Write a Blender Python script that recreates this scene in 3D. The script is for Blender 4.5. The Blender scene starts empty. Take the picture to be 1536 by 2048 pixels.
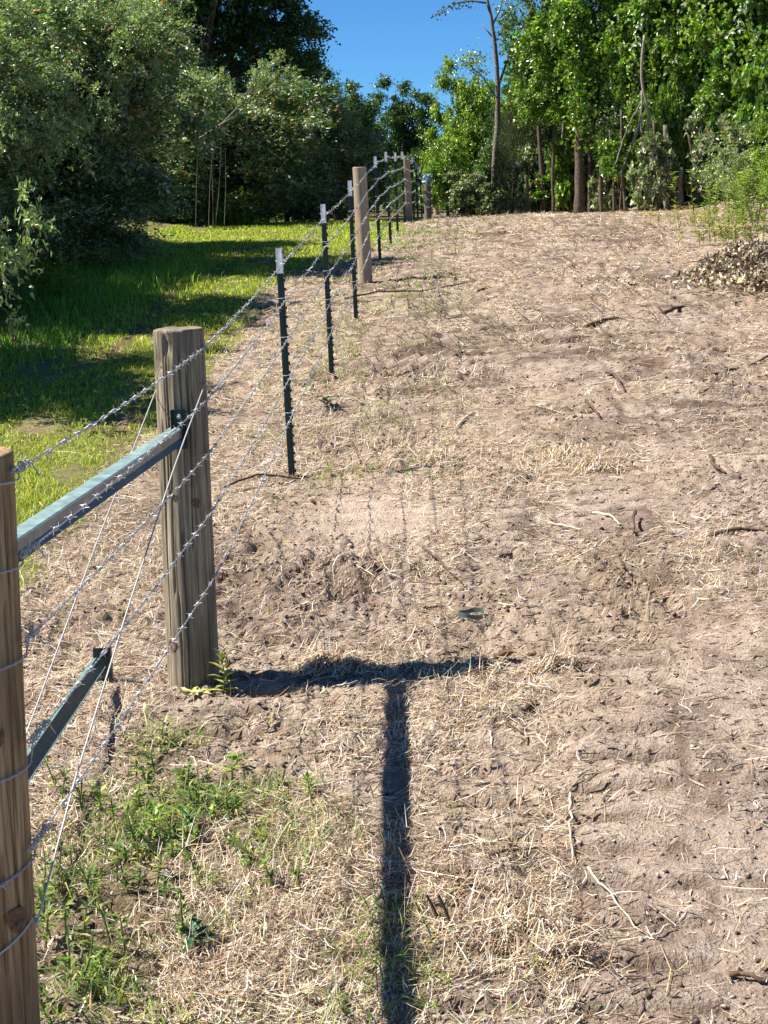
import bpy, math, random
import numpy as np
from mathutils import Vector, Matrix

# ------------------------------------------------------------------ camera, light, exposure
sc = bpy.context.scene
COL = sc.collection
F = 3000.0                      # focal length in pixels of the 1536x2048 photograph
HOR = 410.0                     # eye level in the photograph
EYE = 1.75
PITCH = math.atan((1024 - HOR) / F)
ROLL = 0.03
cam_d = bpy.data.cameras.new('camera')
cam_d.sensor_fit = 'VERTICAL'
cam_d.sensor_height = 36.0
cam_d.lens = 36.0 * F / 2048.0
cam_d.clip_start = 0.05
cam_d.clip_end = 2000
cam = bpy.data.objects.new('camera', cam_d)
COL.objects.link(cam)
R = Matrix.Rotation(math.pi / 2 - PITCH, 3, 'X') @ Matrix.Rotation(-ROLL, 3, 'Z')
cam.matrix_world = Matrix.Translation((0, 0, EYE)) @ R.to_4x4()
sc.camera = cam
RN = np.array(R)

SUNV = Vector((1.05, -0.08, -1.30)).normalized()      # the way the light travels
w = bpy.data.worlds.new('World'); sc.world = w; w.use_nodes = True
nt = w.node_tree
bg = nt.nodes['Background']
sky = nt.nodes.new('ShaderNodeTexSky'); sky.sky_type = 'NISHITA'; sky.sun_disc = False
sky.sun_elevation = math.asin(-SUNV.z)
sky.sun_rotation = math.atan2(-SUNV.x, -SUNV.y) % (2 * math.pi)
sky.altitude = 3000; sky.air_density = 1.0; sky.dust_density = 0.0; sky.ozone_density = 8.0
tint = nt.nodes.new('ShaderNodeMix'); tint.data_type = 'RGBA'; tint.blend_type = 'MULTIPLY'; tint.inputs[0].default_value = 1.0
tint.inputs[7].default_value = (0.58, 0.95, 1.12, 1)          # a clear, dry, deep blue late-summer sky
nt.links.new(sky.outputs[0], tint.inputs[6]); nt.links.new(tint.outputs[2], bg.inputs[0]); bg.inputs[1].default_value = 0.06
sun_d = bpy.data.lights.new('sun', 'SUN'); sun_d.energy = 5.0; sun_d.angle = math.radians(0.5)
sun_d.color = (1.0, 0.955, 0.89)
sun = bpy.data.objects.new('sun', sun_d); COL.objects.link(sun)
sun.rotation_euler = SUNV.to_track_quat('-Z', 'Y').to_euler()
sun.location = (-20, -3, 25)
vs = sc.view_settings
vs.view_transform = 'Standard'; vs.look = 'None'; vs.gamma = 1; vs.use_curve_mapping = False
vs.exposure = 1.06
sc.cycles.max_bounces = 6; sc.cycles.diffuse_bounces = 3; sc.cycles.transmission_bounces = 4
sc.cycles.transparent_max_bounces = 4

rng = np.random.default_rng(7)
random.seed(7)

# ------------------------------------------------------------------ helpers
def ray(px, py):
    d = RN @ np.array([(px - 768) / F, (1024 - py) / F, -1.0])
    return d / d[1]
def P(px, py, Y):
    d = ray(px, py)
    return np.array([d[0] * Y, Y, EYE + d[2] * Y])
def vn(x, y, s):
    xi = np.floor(x).astype(np.int64); yi = np.floor(y).astype(np.int64)
    fx = x - xi; fy = y - yi
    fx = fx * fx * (3 - 2 * fx); fy = fy * fy * (3 - 2 * fy)
    def h(a, b):
        k = (a * 374761393 + b * 668265263 + s * 982451653).astype(np.uint64) & np.uint64(0xffffffff)
        k = ((k ^ (k >> np.uint64(13))) * np.uint64(1274126177)) & np.uint64(0xffffffff)
        k = (k ^ (k >> np.uint64(16))) & np.uint64(0xffffff)
        return k.astype(np.float64) / 0xffffff
    a = h(xi, yi); b = h(xi + 1, yi); c = h(xi, yi + 1); d = h(xi + 1, yi + 1)
    return (a + (b - a) * fx) * (1 - fy) + (c + (d - c) * fx) * fy
def fbm(x, y, s, o=3):
    t = 0; a = 0.5; n = 0
    for i in range(o):
        t = t + a * vn(x * 2 ** i + 17.3 * i, y * 2 ** i - 9.1 * i, s + i); n += a; a *= 0.5
    return t / n
def sst(a, b, x):
    t = np.clip((x - a) / (b - a), 0, 1); return t * t * (3 - 2 * t)
def nrm(v):
    return v / np.maximum(np.linalg.norm(v, axis=-1, keepdims=True), 1e-9)

def tag(o, label=None, cat=None, group=None, kind=None):
    if label: o['label'] = label
    if cat: o['category'] = cat
    if group: o['group'] = group
    if kind: o['kind'] = kind
    return o
def empty(name, loc):
    o = bpy.data.objects.new(name, None); o.empty_display_size = 0.1
    COL.objects.link(o); o.location = loc; return o
def mesh(name, V, Fc, mat, cols=None, smooth=False):
    me = bpy.data.meshes.new(name)
    V = np.asarray(V, np.float32)
    if isinstance(Fc, np.ndarray):
        nf, k = Fc.shape
        me.vertices.add(len(V)); me.vertices.foreach_set('co', V.ravel())
        me.loops.add(nf * k); me.loops.foreach_set('vertex_index', Fc.astype(np.int32).ravel())
        me.polygons.add(nf)
        me.polygons.foreach_set('loop_start', np.arange(0, nf * k, k, dtype=np.int32))
        me.update(calc_edges=True)
    else:
        me.from_pydata([tuple(map(float, v)) for v in V], [], [tuple(int(i) for i in f) for f in Fc]); me.update()
    if cols is not None:
        a = me.color_attributes.new('Col', 'FLOAT_COLOR', 'POINT')
        c = np.ones((len(V), 4), np.float32); c[:, :3] = cols
        a.data.foreach_set('color', c.ravel())
    if smooth:
        me.polygons.foreach_set('use_smooth', np.ones(len(me.polygons), bool))
    if mat: me.materials.append(mat)
    return me
def obj(name, V, Fc, mat, parent=None, base=None, cols=None, smooth=False):
    """V in world coordinates; base = origin of the object (or of its thing)."""
    if parent is not None: b = np.array(parent['_b'])
    else: b = np.zeros(3) if base is None else np.asarray(base, float)
    me = mesh(name, np.asarray(V, float) - b, Fc, mat, cols, smooth)
    o = bpy.data.objects.new(name, me); COL.objects.link(o)
    if parent is not None: o.parent = parent
    else: o.location = b
    o['_b'] = [float(x) for x in b]
    return o
def link(name, me, parent, loc=(0, 0, 0), rot=None, scale=(1, 1, 1)):
    o = bpy.data.objects.new(name, me); COL.objects.link(o)
    if parent is not None: o.parent = parent
    o.location = loc; o.scale = scale
    if rot is not None: o.rotation_euler = rot
    return o
def thing(name, base, label, cat, group=None):
    o = empty(name, base); o['_b'] = [float(x) for x in base]
    return tag(o, label, cat, group)

class MB:
    def __init__(s): s.V = []; s.F = []; s.n = 0
    def add(s, V, Fc):
        s.V.append(np.asarray(V, float)); s.F += [tuple(i + s.n for i in f) for f in Fc]; s.n += len(V)
    def tube(s, pts, rad, sides=6, cap=True):
        pts = np.asarray(pts, float); m = len(pts)
        rad = np.broadcast_to(np.asarray(rad, float), (m,))
        t = nrm(np.gradient(pts, axis=0))
        up = np.array([0, 0, 1.]) if abs(t[0][2]) < 0.9 else np.array([1., 0, 0])
        u = nrm(np.cross(t, up)); v = np.cross(t, u)
        a = np.arange(sides) * 2 * math.pi / sides
        ring = pts[:, None, :] + rad[:, None, None] * (np.cos(a)[None, :, None] * u[:, None, :] + np.sin(a)[None, :, None] * v[:, None, :])
        Fc = []
        for i in range(m - 1):
            for j in range(sides):
                k = (j + 1) % sides
                Fc.append((i * sides + j, i * sides + k, (i + 1) * sides + k, (i + 1) * sides + j))
        if cap:
            Fc.append(tuple(range(sides - 1, -1, -1))); Fc.append(tuple((m - 1) * sides + j for j in range(sides)))
        s.add(ring.reshape(-1, 3), Fc)
    def sweep(s, prof, p0, p1, side):
        """closed 2-D profile (a along side, b along the third axis) from p0 to p1"""
        p0 = np.asarray(p0, float); p1 = np.asarray(p1, float)
        t = nrm(p1 - p0); sd = np.asarray(side, float); sd = nrm(sd - t * np.dot(sd, t)); th = np.cross(sd, t)
        n = len(prof); V = []
        for p in (p0, p1):
            for a, b in prof: V.append(p + sd * a + th * b)
        Fc = [(i, (i + 1) % n, n + (i + 1) % n, n + i) for i in range(n)]
        Fc.append(tuple(range(n - 1, -1, -1))); Fc.append(tuple(range(n, 2 * n)))
        s.add(V, Fc)
    def box(s, c, h, ax=None):
        c = np.asarray(c, float); ax = np.eye(3) if ax is None else np.asarray(ax)
        V = [c + ax[0] * h[0] * i + ax[1] * h[1] * j + ax[2] * h[2] * k for i in (-1, 1) for j in (-1, 1) for k in (-1, 1)]
        s.add(V, [(0, 1, 3, 2), (4, 6, 7, 5), (0, 4, 5, 1), (2, 3, 7, 6), (0, 2, 6, 4), (1, 5, 7, 3)])
    def get(s): return np.concatenate(s.V), s.F
    def build(s, name, mat, parent=None, base=None, smooth=False):
        V, Fc = s.get(); return obj(name, V, Fc, mat, parent, base, smooth=smooth)

# ------------------------------------------------------------------ materials
def newmat(name):
    m = bpy.data.materials.new(name); m.use_nodes = True
    return m, m.node_tree, m.node_tree.nodes['Principled BSDF']
def simple(name, c, rough=0.6, metal=0.0, spec=0.5, var=0.25, scale=40.0, bump=0.0):
    m, t, b = newmat(name)
    b.inputs['Roughness'].default_value = rough; b.inputs['Metallic'].default_value = metal
    b.inputs['Specular IOR Level'].default_value = spec
    tc = t.nodes.new('ShaderNodeTexCoord'); nz = t.nodes.new('ShaderNodeTexNoise')
    nz.inputs['Scale'].default_value = scale; nz.inputs['Detail'].default_value = 5
    t.links.new(tc.outputs['Object'], nz.inputs['Vector'])
    r = t.nodes.new('ShaderNodeValToRGB')
    r.color_ramp.elements[0].position = 0.3; r.color_ramp.elements[1].position = 0.7
    r.color_ramp.elements[0].color = (*[x * (1 - var) for x in c], 1)
    r.color_ramp.elements[1].color = (*[min(1, x * (1 + var)) for x in c], 1)
    t.links.new(nz.outputs['Fac'], r.inputs[0]); t.links.new(r.outputs[0], b.inputs['Base Color'])
    if bump:
        bp = t.nodes.new('ShaderNodeBump'); bp.inputs['Strength'].default_value = bump; bp.inputs['Distance'].default_value = 0.01
        t.links.new(nz.outputs['Fac'], bp.inputs['Height']); t.links.new(bp.outputs[0], b.inputs['Normal'])
    return m
def vcol(name, rough=0.7, spec=0.3, trans=0.0, tcol=(1.0, 1.15, 0.45)):
    m, t, b = newmat(name)
    at = t.nodes.new('ShaderNodeAttribute'); at.attribute_name = 'Col'
    t.links.new(at.outputs['Color'], b.inputs['Base Color'])
    b.inputs['Roughness'].default_value = rough; b.inputs['Specular IOR Level'].default_value = spec
    if trans:
        tr = t.nodes.new('ShaderNodeBsdfTranslucent'); mul = t.nodes.new('ShaderNodeMix'); mul.data_type = 'RGBA'; mul.blend_type = 'MULTIPLY'
        mul.inputs[0].default_value = 1.0; mul.inputs[7].default_value = (tcol[0] * 1.6, tcol[1] * 1.6, tcol[2] * 1.6, 1)
        t.links.new(at.outputs['Color'], mul.inputs[6]); t.links.new(mul.outputs[2], tr.inputs[0])
        mx = t.nodes.new('ShaderNodeMixShader'); mx.inputs[0].default_value = trans
        out = t.nodes['Material Output']
        t.links.new(b.outputs[0], mx.inputs[1]); t.links.new(tr.outputs[0], mx.inputs[2]); t.links.new(mx.outputs[0], out.inputs[0])
    return m
def wood(name, dark, light, stain, sc_=1.0):
    m, t, b = newmat(name)
    b.inputs['Roughness'].default_value = 0.8; b.inputs['Specular IOR Level'].default_value = 0.2
    tc = t.nodes.new('ShaderNodeTexCoord'); mp = t.nodes.new('ShaderNodeMapping')
    mp.inputs['Scale'].default_value = (85 * sc_, 85 * sc_, 2.6)
    t.links.new(tc.outputs['Object'], mp.inputs[0])
    n1 = t.nodes.new('ShaderNodeTexNoise'); n1.inputs['Scale'].default_value = 1.0; n1.inputs['Detail'].default_value = 8; n1.inputs['Roughness'].default_value = 0.65
    t.links.new(mp.outputs[0], n1.inputs['Vector'])
    r = t.nodes.new('ShaderNodeValToRGB'); r.color_ramp.elements[0].position = 0.36; r.color_ramp.elements[1].position = 0.60
    r.color_ramp.elements[0].color = (*dark, 1); r.color_ramp.elements[1].color = (*light, 1)
    t.links.new(n1.outputs['Fac'], r.inputs[0])
    mp2 = t.nodes.new('ShaderNodeMapping'); mp2.inputs['Scale'].default_value = (9, 9, 2.5)
    t.links.new(tc.outputs['Object'], mp2.inputs[0])
    n2 = t.nodes.new('ShaderNodeTexNoise'); n2.inputs['Scale'].default_value = 1.0; n2.inputs['Detail'].default_value = 5
    t.links.new(mp2.outputs[0], n2.inputs['Vector'])
    r2 = t.nodes.new('ShaderNodeValToRGB'); r2.color_ramp.elements[0].position = 0.42; r2.color_ramp.elements[1].position = 0.66
    r2.color_ramp.elements[0].color = (0, 0, 0, 1); r2.color_ramp.elements[1].color = (0.75, 0.75, 0.75, 1)
    t.links.new(n2.outputs['Fac'], r2.inputs[0])
    mx = t.nodes.new('ShaderNodeMix'); mx.data_type = 'RGBA'
    t.links.new(r2.outputs[0], mx.inputs[0]); t.links.new(r.outputs[0], mx.inputs[6]); mx.inputs[7].default_value = (*stain, 1)
    t.links.new(mx.outputs[2], b.inputs['Base Color'])
    bp = t.nodes.new('ShaderNodeBump'); bp.inputs['Strength'].default_value = 0.5; bp.inputs['Distance'].default_value = 0.004
    t.links.new(n1.outputs['Fac'], bp.inputs['Height']); t.links.new(bp.outputs[0], b.inputs['Normal'])
    return m
def ground_mat():
    m, t, b = newmat('dirt_and_litter')
    b.inputs['Roughness'].default_value = 0.95; b.inputs['Specular IOR Level'].default_value = 0.1
    at = t.nodes.new('ShaderNodeAttribute'); at.attribute_name = 'Col'
    tc = t.nodes.new('ShaderNodeTexCoord')
    n1 = t.nodes.new('ShaderNodeTexNoise'); n1.inputs['Scale'].default_value = 55; n1.inputs['Detail'].default_value = 6; n1.inputs['Roughness'].default_value = 0.7
    n2 = t.nodes.new('ShaderNodeTexNoise'); n2.inputs['Scale'].default_value = 7; n2.inputs['Detail'].default_value = 6
    for n in (n1, n2): t.links.new(tc.outputs['Object'], n.inputs['Vector'])
    r = t.nodes.new('ShaderNodeValToRGB'); r.color_ramp.elements[0].position = 0.3; r.color_ramp.elements[1].position = 0.7
    r.color_ramp.elements[0].color = (0.62, 0.58, 0.54, 1); r.color_ramp.elements[1].color = (1.2, 1.2, 1.2, 1)
    t.links.new(n1.outputs['Fac'], r.inputs[0])
    r2 = t.nodes.new('ShaderNodeValToRGB'); r2.color_ramp.elements[0].position = 0.32; r2.color_ramp.elements[1].position = 0.6
    r2.color_ramp.elements[0].color = (0.84, 0.81, 0.79, 1); r2.color_ramp.elements[1].color = (1.05, 1.05, 1.05, 1)
    t.links.new(n2.outputs['Fac'], r2.inputs[0])
    prev = at.outputs['Color']
    for q in (r, r2):
        mx = t.nodes.new('ShaderNodeMix'); mx.data_type = 'RGBA'; mx.blend_type = 'MULTIPLY'; mx.inputs[0].default_value = 1
        t.links.new(prev, mx.inputs[6]); t.links.new(q.outputs[0], mx.inputs[7]); prev = mx.outputs[2]
    t.links.new(prev, b.inputs['Base Color'])
    n3 = t.nodes.new('ShaderNodeTexNoise'); n3.inputs['Scale'].default_value = 110; n3.inputs['Detail'].default_value = 5
    t.links.new(tc.outputs['Object'], n3.inputs['Vector'])
    ad = t.nodes.new('ShaderNodeMath'); ad.operation = 'ADD'
    t.links.new(n1.outputs['Fac'], ad.inputs[0]); t.links.new(n3.outputs['Fac'], ad.inputs[1])
    bp = t.nodes.new('ShaderNodeBump'); bp.inputs['Strength'].default_value = 0.7; bp.inputs['Distance'].default_value = 0.018
    t.links.new(ad.outputs[0], bp.inputs['Height']); t.links.new(bp.outputs[0], b.inputs['Normal'])
    return m

M = {}
M['ground'] = ground_mat()
M['straw'] = vcol('dry_straw', 0.6, 0.3, 0.12, (1, 0.9, 0.6))
M['grass'] = vcol('green_blades', 0.5, 0.35, 0.35)
M['leaf'] = vcol('leaf', 0.3, 0.55, 0.28)
M['leaf_matt'] = vcol('leaf_matt', 0.6, 0.3, 0.3)
M['clod'] = vcol('soil_clod', 0.95, 0.1)
M['bark'] = simple('bark', (0.10, 0.07, 0.05), 0.9, var=0.5, scale=22, bump=0.8)
M['bark_pale'] = simple('bark_pale', (0.17, 0.14, 0.11), 0.9, var=0.5, scale=18, bump=0.8)
M['vine'] = simple('vine_bark', (0.27, 0.23, 0.18), 0.9, var=0.3, scale=30, bump=0.5)
M['post_tan'] = wood('post_wood_tan', (0.14, 0.08, 0.035), (0.5, 0.34, 0.18), (0.18, 0.115, 0.06))
M['post_grey'] = wood('post_wood_grey', (0.10, 0.075, 0.048), (0.40, 0.33, 0.225), (0.12, 0.1, 0.072))
M['post_pale'] = wood('post_wood_pale', (0.26, 0.19, 0.125), (0.42, 0.33, 0.23), (0.3, 0.22, 0.15))
M['post_old'] = wood('post_wood_old', (0.1, 0.09, 0.08), (0.22, 0.2, 0.18), (0.12, 0.1, 0.09))
M['knot'] = simple('knot_wood', (0.15, 0.08, 0.04), 0.8, var=0.6, scale=90, bump=0.4)
M['crack'] = simple('crack_wood', (0.02, 0.013, 0.008), 0.9)
M['green_steel'] = simple('green_painted_steel', (0.012, 0.033, 0.028), 0.45, var=0.35, scale=60)
M['white_paint'] = simple('white_tip_paint', (0.72, 0.73, 0.75), 0.5, var=0.08)
M['zinc'] = simple('galvanised_wire', (0.5, 0.49, 0.47), 0.5, 0.25, var=0.15, scale=120)
M['rail'] = simple('pale_green_rail_paint', (0.24, 0.33, 0.31), 0.35, var=0.35, scale=25)
M['rail_web'] = simple('grey_rail_web', (0.24, 0.235, 0.215), 0.5, 0.3, var=0.3, scale=14)  # ground bounce on the green rail's side put into this grey
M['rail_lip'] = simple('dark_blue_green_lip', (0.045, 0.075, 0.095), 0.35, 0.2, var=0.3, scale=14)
M['strap'] = simple('green_strap', (0.07, 0.115, 0.1), 0.4)
M['blue'] = simple('blue_plastic', (0.2, 0.38, 0.5), 0.4, var=0.3, scale=30)
M['twig'] = simple('twig_bark', (0.1, 0.055, 0.032), 0.85, var=0.4, scale=50, bump=0.4)
M['twig_pale'] = simple('bleached_stick', (0.5, 0.42, 0.31), 0.8, var=0.25, scale=50, bump=0.3)
M['dead'] = simple('dead_leaf', (0.2, 0.11, 0.05), 0.8, var=0.4, scale=60)

# ------------------------------------------------------------------ terrain
# fence posts: kind, base pixel, top pixel, distance
POSTS = [('A', (-6, 2128), (-66, 905), 3.17), ('B', (387, 1366), (357, 656), 5.49),
         ('T', (588, 952), (562, 496), 8.53), ('T', (667, 752), (649, 408), 11.34), ('T', (715, 642), (702, 361), 13.83),
         ('W', (731, 563), (719, 334), 16.3), ('T', (762, 521), (752, 312.5), 18.75), ('T', (783, 487), (773, 303.5), 21.2),
         ('T', (797, 466), (791.5, 305), 24.2), ('T', (811, 445), (805, 303), 27.5), ('W', (817, 441), (811, 314), 28.7),
         ('T', (829, 438), (825, 314), 31.0), ('T', (837, 438), (833, 326), 33.6), ('T', (845, 438), (840, 335), 36.3),
         ('W', (856, 440), (854, 353), 37.8), ('T', (863, 437), (861, 347), 41.0), ('W', (873, 432), (870, 347), 46.0)]
_Y = []; _Z = []; _X = []
for k, b, t, Y in POSTS:
    p = P(*b, Y); _X.append(p[0]); _Y.append(Y); _Z.append(p[2])
FENCE_X = np.array(_X)
# base heights smoothed a little, kept level past the crest
prof_y = np.array([-60, 0.0, 1.8] + _Y[:10] + [31, 36, 42, 60, 120, 600])
zc = _Z[9]
prof_z = np.array([_Z[0] - 0.16, _Z[0] - 0.13, _Z[0] - 0.07] + _Z[:10] + [zc - .01, zc - .05, zc - .02, zc + .05, zc + .1, zc + .1])
def gprof(Y):
    return (np.interp(Y - .35, prof_y, prof_z) + np.interp(Y, prof_y, prof_z) * 2 + np.interp(Y + .35, prof_y, prof_z)) / 4
fx_co = np.polyfit(_Y, _X, 1)
def FX(Y): return np.interp(Y, _Y, _X)
def gbase(X, Y):
    X = np.asarray(X, float); Y = np.asarray(Y, float)
    z = gprof(Y)
    z = z + 0.5 * sst(5.4, 8.5, X) * sst(12, 20, Y)                 # bank on the right
    z = z + 0.25 * sst(3.0, 6.0, FX(Y) - X) * sst(6, 10, Y)         # rise under the bushes
    z = z + 0.055 * np.clip(X - FX(Y) - .1, 0, 2.2) * sst(3.2, 5, Y) * (1 - .5 * sst(7, 14, Y))    # lane tilts up to the right
    z = z + 0.06 * (fbm(X * 0.7 + 5, Y * 0.5, 3, 2) - 0.5) * sst(2, 5, Y)
    return z
def G(px, py):
    """ground point seen at a pixel of the photograph"""
    d = ray(px, py); lo = 1.0; Y = 1.0
    while Y < 80:
        if EYE + d[2] * Y < float(gbase(d[0] * Y, Y)): break
        lo = Y; Y *= 1.01
    hi = Y
    for _ in range(30):
        m = (lo + hi) / 2
        if EYE + d[2] * m < float(gbase(d[0] * m, m)): hi = m
        else: lo = m
    return d[0] * hi, hi
def blob(X, Y, c, rx, ry):
    return np.exp(-(((X - c[0]) / rx) ** 2 + ((Y - c[1]) / ry) ** 2))
def GB(lst): return [(G(px, py), rx, ry, a) for px, py, rx, ry, a in lst]
BARE = GB([(745, 1035, .34, .42, .9), (1380, 1640, .33, .8, .75), (1060, 1240, .22, .6, .5), (1480, 1900, .3, .5, .6), (1050, 1560, .22, .35, .35),
           (1100, 690, .9, 1.6, .35), (900, 620, .55, 1.6, .3), (1440, 1350, .5, .6, .35), (460, 1180, .2, .5, .5), (1250, 1000, .4, .5, .2)])
DENSE = GB([(560, 1800, .42, .5, .8), (250, 1650, .3, .6, .6), (650, 900, .5, .8, .4), (930, 890, .6, .8, .4), (1140, 920, .3, .35, .8),
            (1000, 1820, .2, .45, .6), (700, 1400, .3, .4, .5), (950, 1380, .22, .25, .6), (1300, 1270, .25, .5, .3), (250, 1150, .4, .9, .4), (1500, 1150, .3, .7, .5)])
DARK = GB([(1270, 1150, .22, .5, .9), (700, 1170, .25, .45, .75), (470, 1160, .22, .4, .6), (1210, 690, .8, .9, .35), (800, 740, .5, .9, .3),
           (1290, 1210, .2, .35, .6), (120, 1270, .35, .5, .6), (1100, 1330, .1, .12, .7), (1180, 930, .12, .12, .6), (250, 1750, .3, .3, .35)])
GREEN = GB([(330, 1740, .3, .42, 1.0), (150, 1900, .25, .3, .9), (420, 1640, .2, .3, .8), (330, 1480, .15, .2, .5), (700, 1760, .25, .35, .3), (560, 1950, .35, .25, .4)])
def rut(X, Y):
    a = np.exp(-((FX(Y) - X - 1.95 + .2 * (vn(Y * .9, Y * 0, 63) - .5)) / .09) ** 2) * sst(.35, .5, fbm(X * 2, Y * 1.2, 65, 2))
    b = np.exp(-((FX(Y) - X - 1.25) / .12) ** 2) * sst(.5, .6, fbm(X * 2, Y * 1.2, 67, 2))
    return np.clip(a + b * .7, 0, 1)
LANES = [(np.array([2, 4.2, 5, 6.5, 9, 14, 22, 30]), np.array([.55, .70, .80, 1.08, 1.30, 1.55, 2.1, 2.6]), .19, .185),
         (np.array([2, 8, 10, 13, 18, 25]), np.array([-.9, -.25, -.02, .2, .55, 1.0]), .34, .18),
         (np.array([2, 5, 8, 12, 18, 25]), np.array([1.3, 1.6, 2.1, 2.6, 3.2, 4.0]), .24, .19),
         (np.array([2, 6, 9, 13, 18, 25]), np.array([.1, .45, .72, .95, 1.3, 1.8]), .17, .2),
         (np.array([2, 4, 5.5, 8]), np.array([-.95, -.75, -.5, -.3]), .14, .15)]
def lawn(X, Y):
    """1 on the mown grass left of the fence"""
    e = FX(Y) - 1.02 - X + 0.35 * (fbm(X * 1.3, Y * 0.9, 11, 3) - 0.5)
    far = sst(15, 22, Y) * 0.95
    return sst(-0.12, 0.22, e + far) * sst(5.2, 6.5, Y)
def lanes(X, Y):
    m = 0 * X; ph = 0 * X; ed = 0 * X
    for i, (ys, xs, hw, sp) in enumerate(LANES):
        c = np.interp(Y, ys, xs); u = np.abs(X - c + 0.06 * (vn(Y * 2, X * 0 + hw * 100, 5) - .5))
        k = 1 - sst(hw * .8, hw * 1.05, u)
        r = 0.5 + 0.5 * np.sin(2 * math.pi * (Y + 0.12 * (X - c) + 0.08 * (fbm(X * 2.5, Y * 2, 21 + i, 3) - .5)) / sp)
        g = sst(.28, .48, fbm(X * 1.6 + 3, Y * 1.0, 23 + i, 3))
        ed = np.maximum(ed, np.exp(-((u - hw) / .022) ** 2) * sst(.45, .62, fbm(X * 2, Y * 1.5, 29 + i, 2)) * g)
        k = k * g
        ph = np.where(k > m, r, ph); m = np.maximum(m, k)
    return m, ph, ed
def masks(X, Y):
    bare = sum(a * blob(X, Y, c, rx, ry) for c, rx, ry, a in BARE)
    dense = sum(a * blob(X, Y, c, rx, ry) for c, rx, ry, a in DENSE)
    dark = sum(a * blob(X, Y, c, rx, ry) for c, rx, ry, a in DARK)
    green = sum(a * blob(X, Y, c, rx, ry) for c, rx, ry, a in GREEN)
    return bare, dense, dark, green
def rough(X, Y):
    bare, dense, dark, green = masks(X, Y)
    return np.clip(0.35 + 0.9 * (fbm(X * 1.6, Y * 1.2, 31, 3) - 0.42) * 2 + dark * .8 - bare * .45, 0.12, 1.25)
def hfull(X, Y):
    z = gbase(X, Y)
    fade = 1 - sst(25, 34, Y)
    lw = lawn(X, Y)
    m, ph, le = lanes(X, Y)
    rg = rough(X, Y)
    d = 0.05 * (fbm(X * 2.2, Y * 1.6, 41, 3) - .5)
    pit = sst(.56, .70, fbm(X * 11 + 3, Y * 9, 45, 2))
    d = d + rg * (0.06 * (fbm(X * 8, Y * 8, 43, 3) - .5) + 0.034 * (np.abs(fbm(X * 19, Y * 19, 47, 2) - .5) * 2 - .4) + .016 * (vn(X * 37, Y * 33, 49) - .5) - .022 * pit)
    d = d + (.03 * (fbm(X * 5, Y * 3.5, 46, 2) - .5) + .05 * (vn(X * 1.6, Y * 6.5, 48) - .5) * rg + .022 * (vn(X * 13, Y * 10, 50) - .5)) * sst(5, 11, Y)
    d = d + m * (0.030 * sst(.04, .30, ph + .22 * (fbm(X * 9, Y * 9, 49, 2) - .5)) - .022)
    d = d * (1 - .6 * lw)
    return z + d * fade
def grid_axis(fine, coarse_lo, coarse_hi): return np.concatenate([coarse_lo, fine, coarse_hi])
sx = grid_axis(np.linspace(-.30, .30, 440), -np.geomspace(12, .32, 26), np.geomspace(.32, 12, 26))
sy = grid_axis(np.exp(np.arange(math.log(2.7), math.log(31), .0031)), np.linspace(.3, 2.6, 14), np.geomspace(31.2, 600, 60))
gs, gy = np.meshgrid(sx, sy)
gx = gs * (gy + .5)
gz = hfull(gx, gy)
nY, nX = gx.shape
idx = np.arange(nY * nX).reshape(nY, nX)
Q = np.stack([idx[:-1, :-1], idx[:-1, 1:], idx[1:, 1:], idx[1:, :-1]], -1).reshape(-1, 4)
X = gx.ravel(); Y = gy.ravel()
bare, dense, dark, green = masks(X, Y)
lw = lawn(X, Y); LM, LP, LE = lanes(X, Y)
n1 = fbm(X * 1.1, Y * .9, 51, 3); n2 = fbm(X * 6, Y * 6, 53, 3)
dirt = np.array([.45, .36, .285]); dark_soil = np.array([.17, .12, .088]); litter = np.array([.43, .335, .235]); sand = np.array([.53, .425, .335])
lush = np.array([.2, .2, .06])
n3 = fbm(X * 2.6, Y * 5.5, 54, 3)
k = np.clip(dark * .85 + sst(.56, .72, n1) * .3 + sst(.56, .72, n2) * .5 + sst(.5, .64, n3) * .6 * sst(5, 10, Y), 0, 1)[:, None]
c = dirt * (1 - k) + dark_soil * k
k = np.clip(LM * sst(.40, .10, LP + .22 * (fbm(X * 9, Y * 9, 49, 2) - .5)) * (.3 + .7 * sst(.38, .52, fbm(X * 5, Y * 5, 61, 2))) * (.7 + .3 * sst(7, 10, Y)) + .8 * LE, 0, 1)[:, None]; c = c * (1 - k) + dark_soil * k  # track grooves and lane edges take the darker soil tone
k = np.clip(dense * .55 + sst(.45, .62, fbm(X * 2, Y * 1.5, 57, 3)) * .45, 0, .8)[:, None]; c = c * (1 - k) + litter * k
k = np.clip(blob(X, Y, BARE[0][0], .42, .5) * 1.1, 0, 1)[:, None]; c = c * (1 - k) + sand * k
k = np.clip(green * .6, 0, .6)[:, None]; c = c * (1 - k) + np.array([.12, .1, .045]) * k
k = (lw * (.75 + .25 * sst(.25, .42, fbm(X * 2.2, Y * 1.6, 59, 3))))[:, None]; c = c * (1 - k) + lush * k
k = (lw * rut(X, Y))[:, None]; c = c * (1 - k) + np.array([.2, .14, .08]) * k
k = (sst(31, 40, Y))[:, None]; c = c * (1 - k * .5) + np.array([.1, .075, .05]) * k * .5
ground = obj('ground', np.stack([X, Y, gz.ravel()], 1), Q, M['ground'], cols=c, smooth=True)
tag(ground, 'bare pinkish dirt lane with mown grass to the left climbing the hill', None, None, 'structure')

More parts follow.
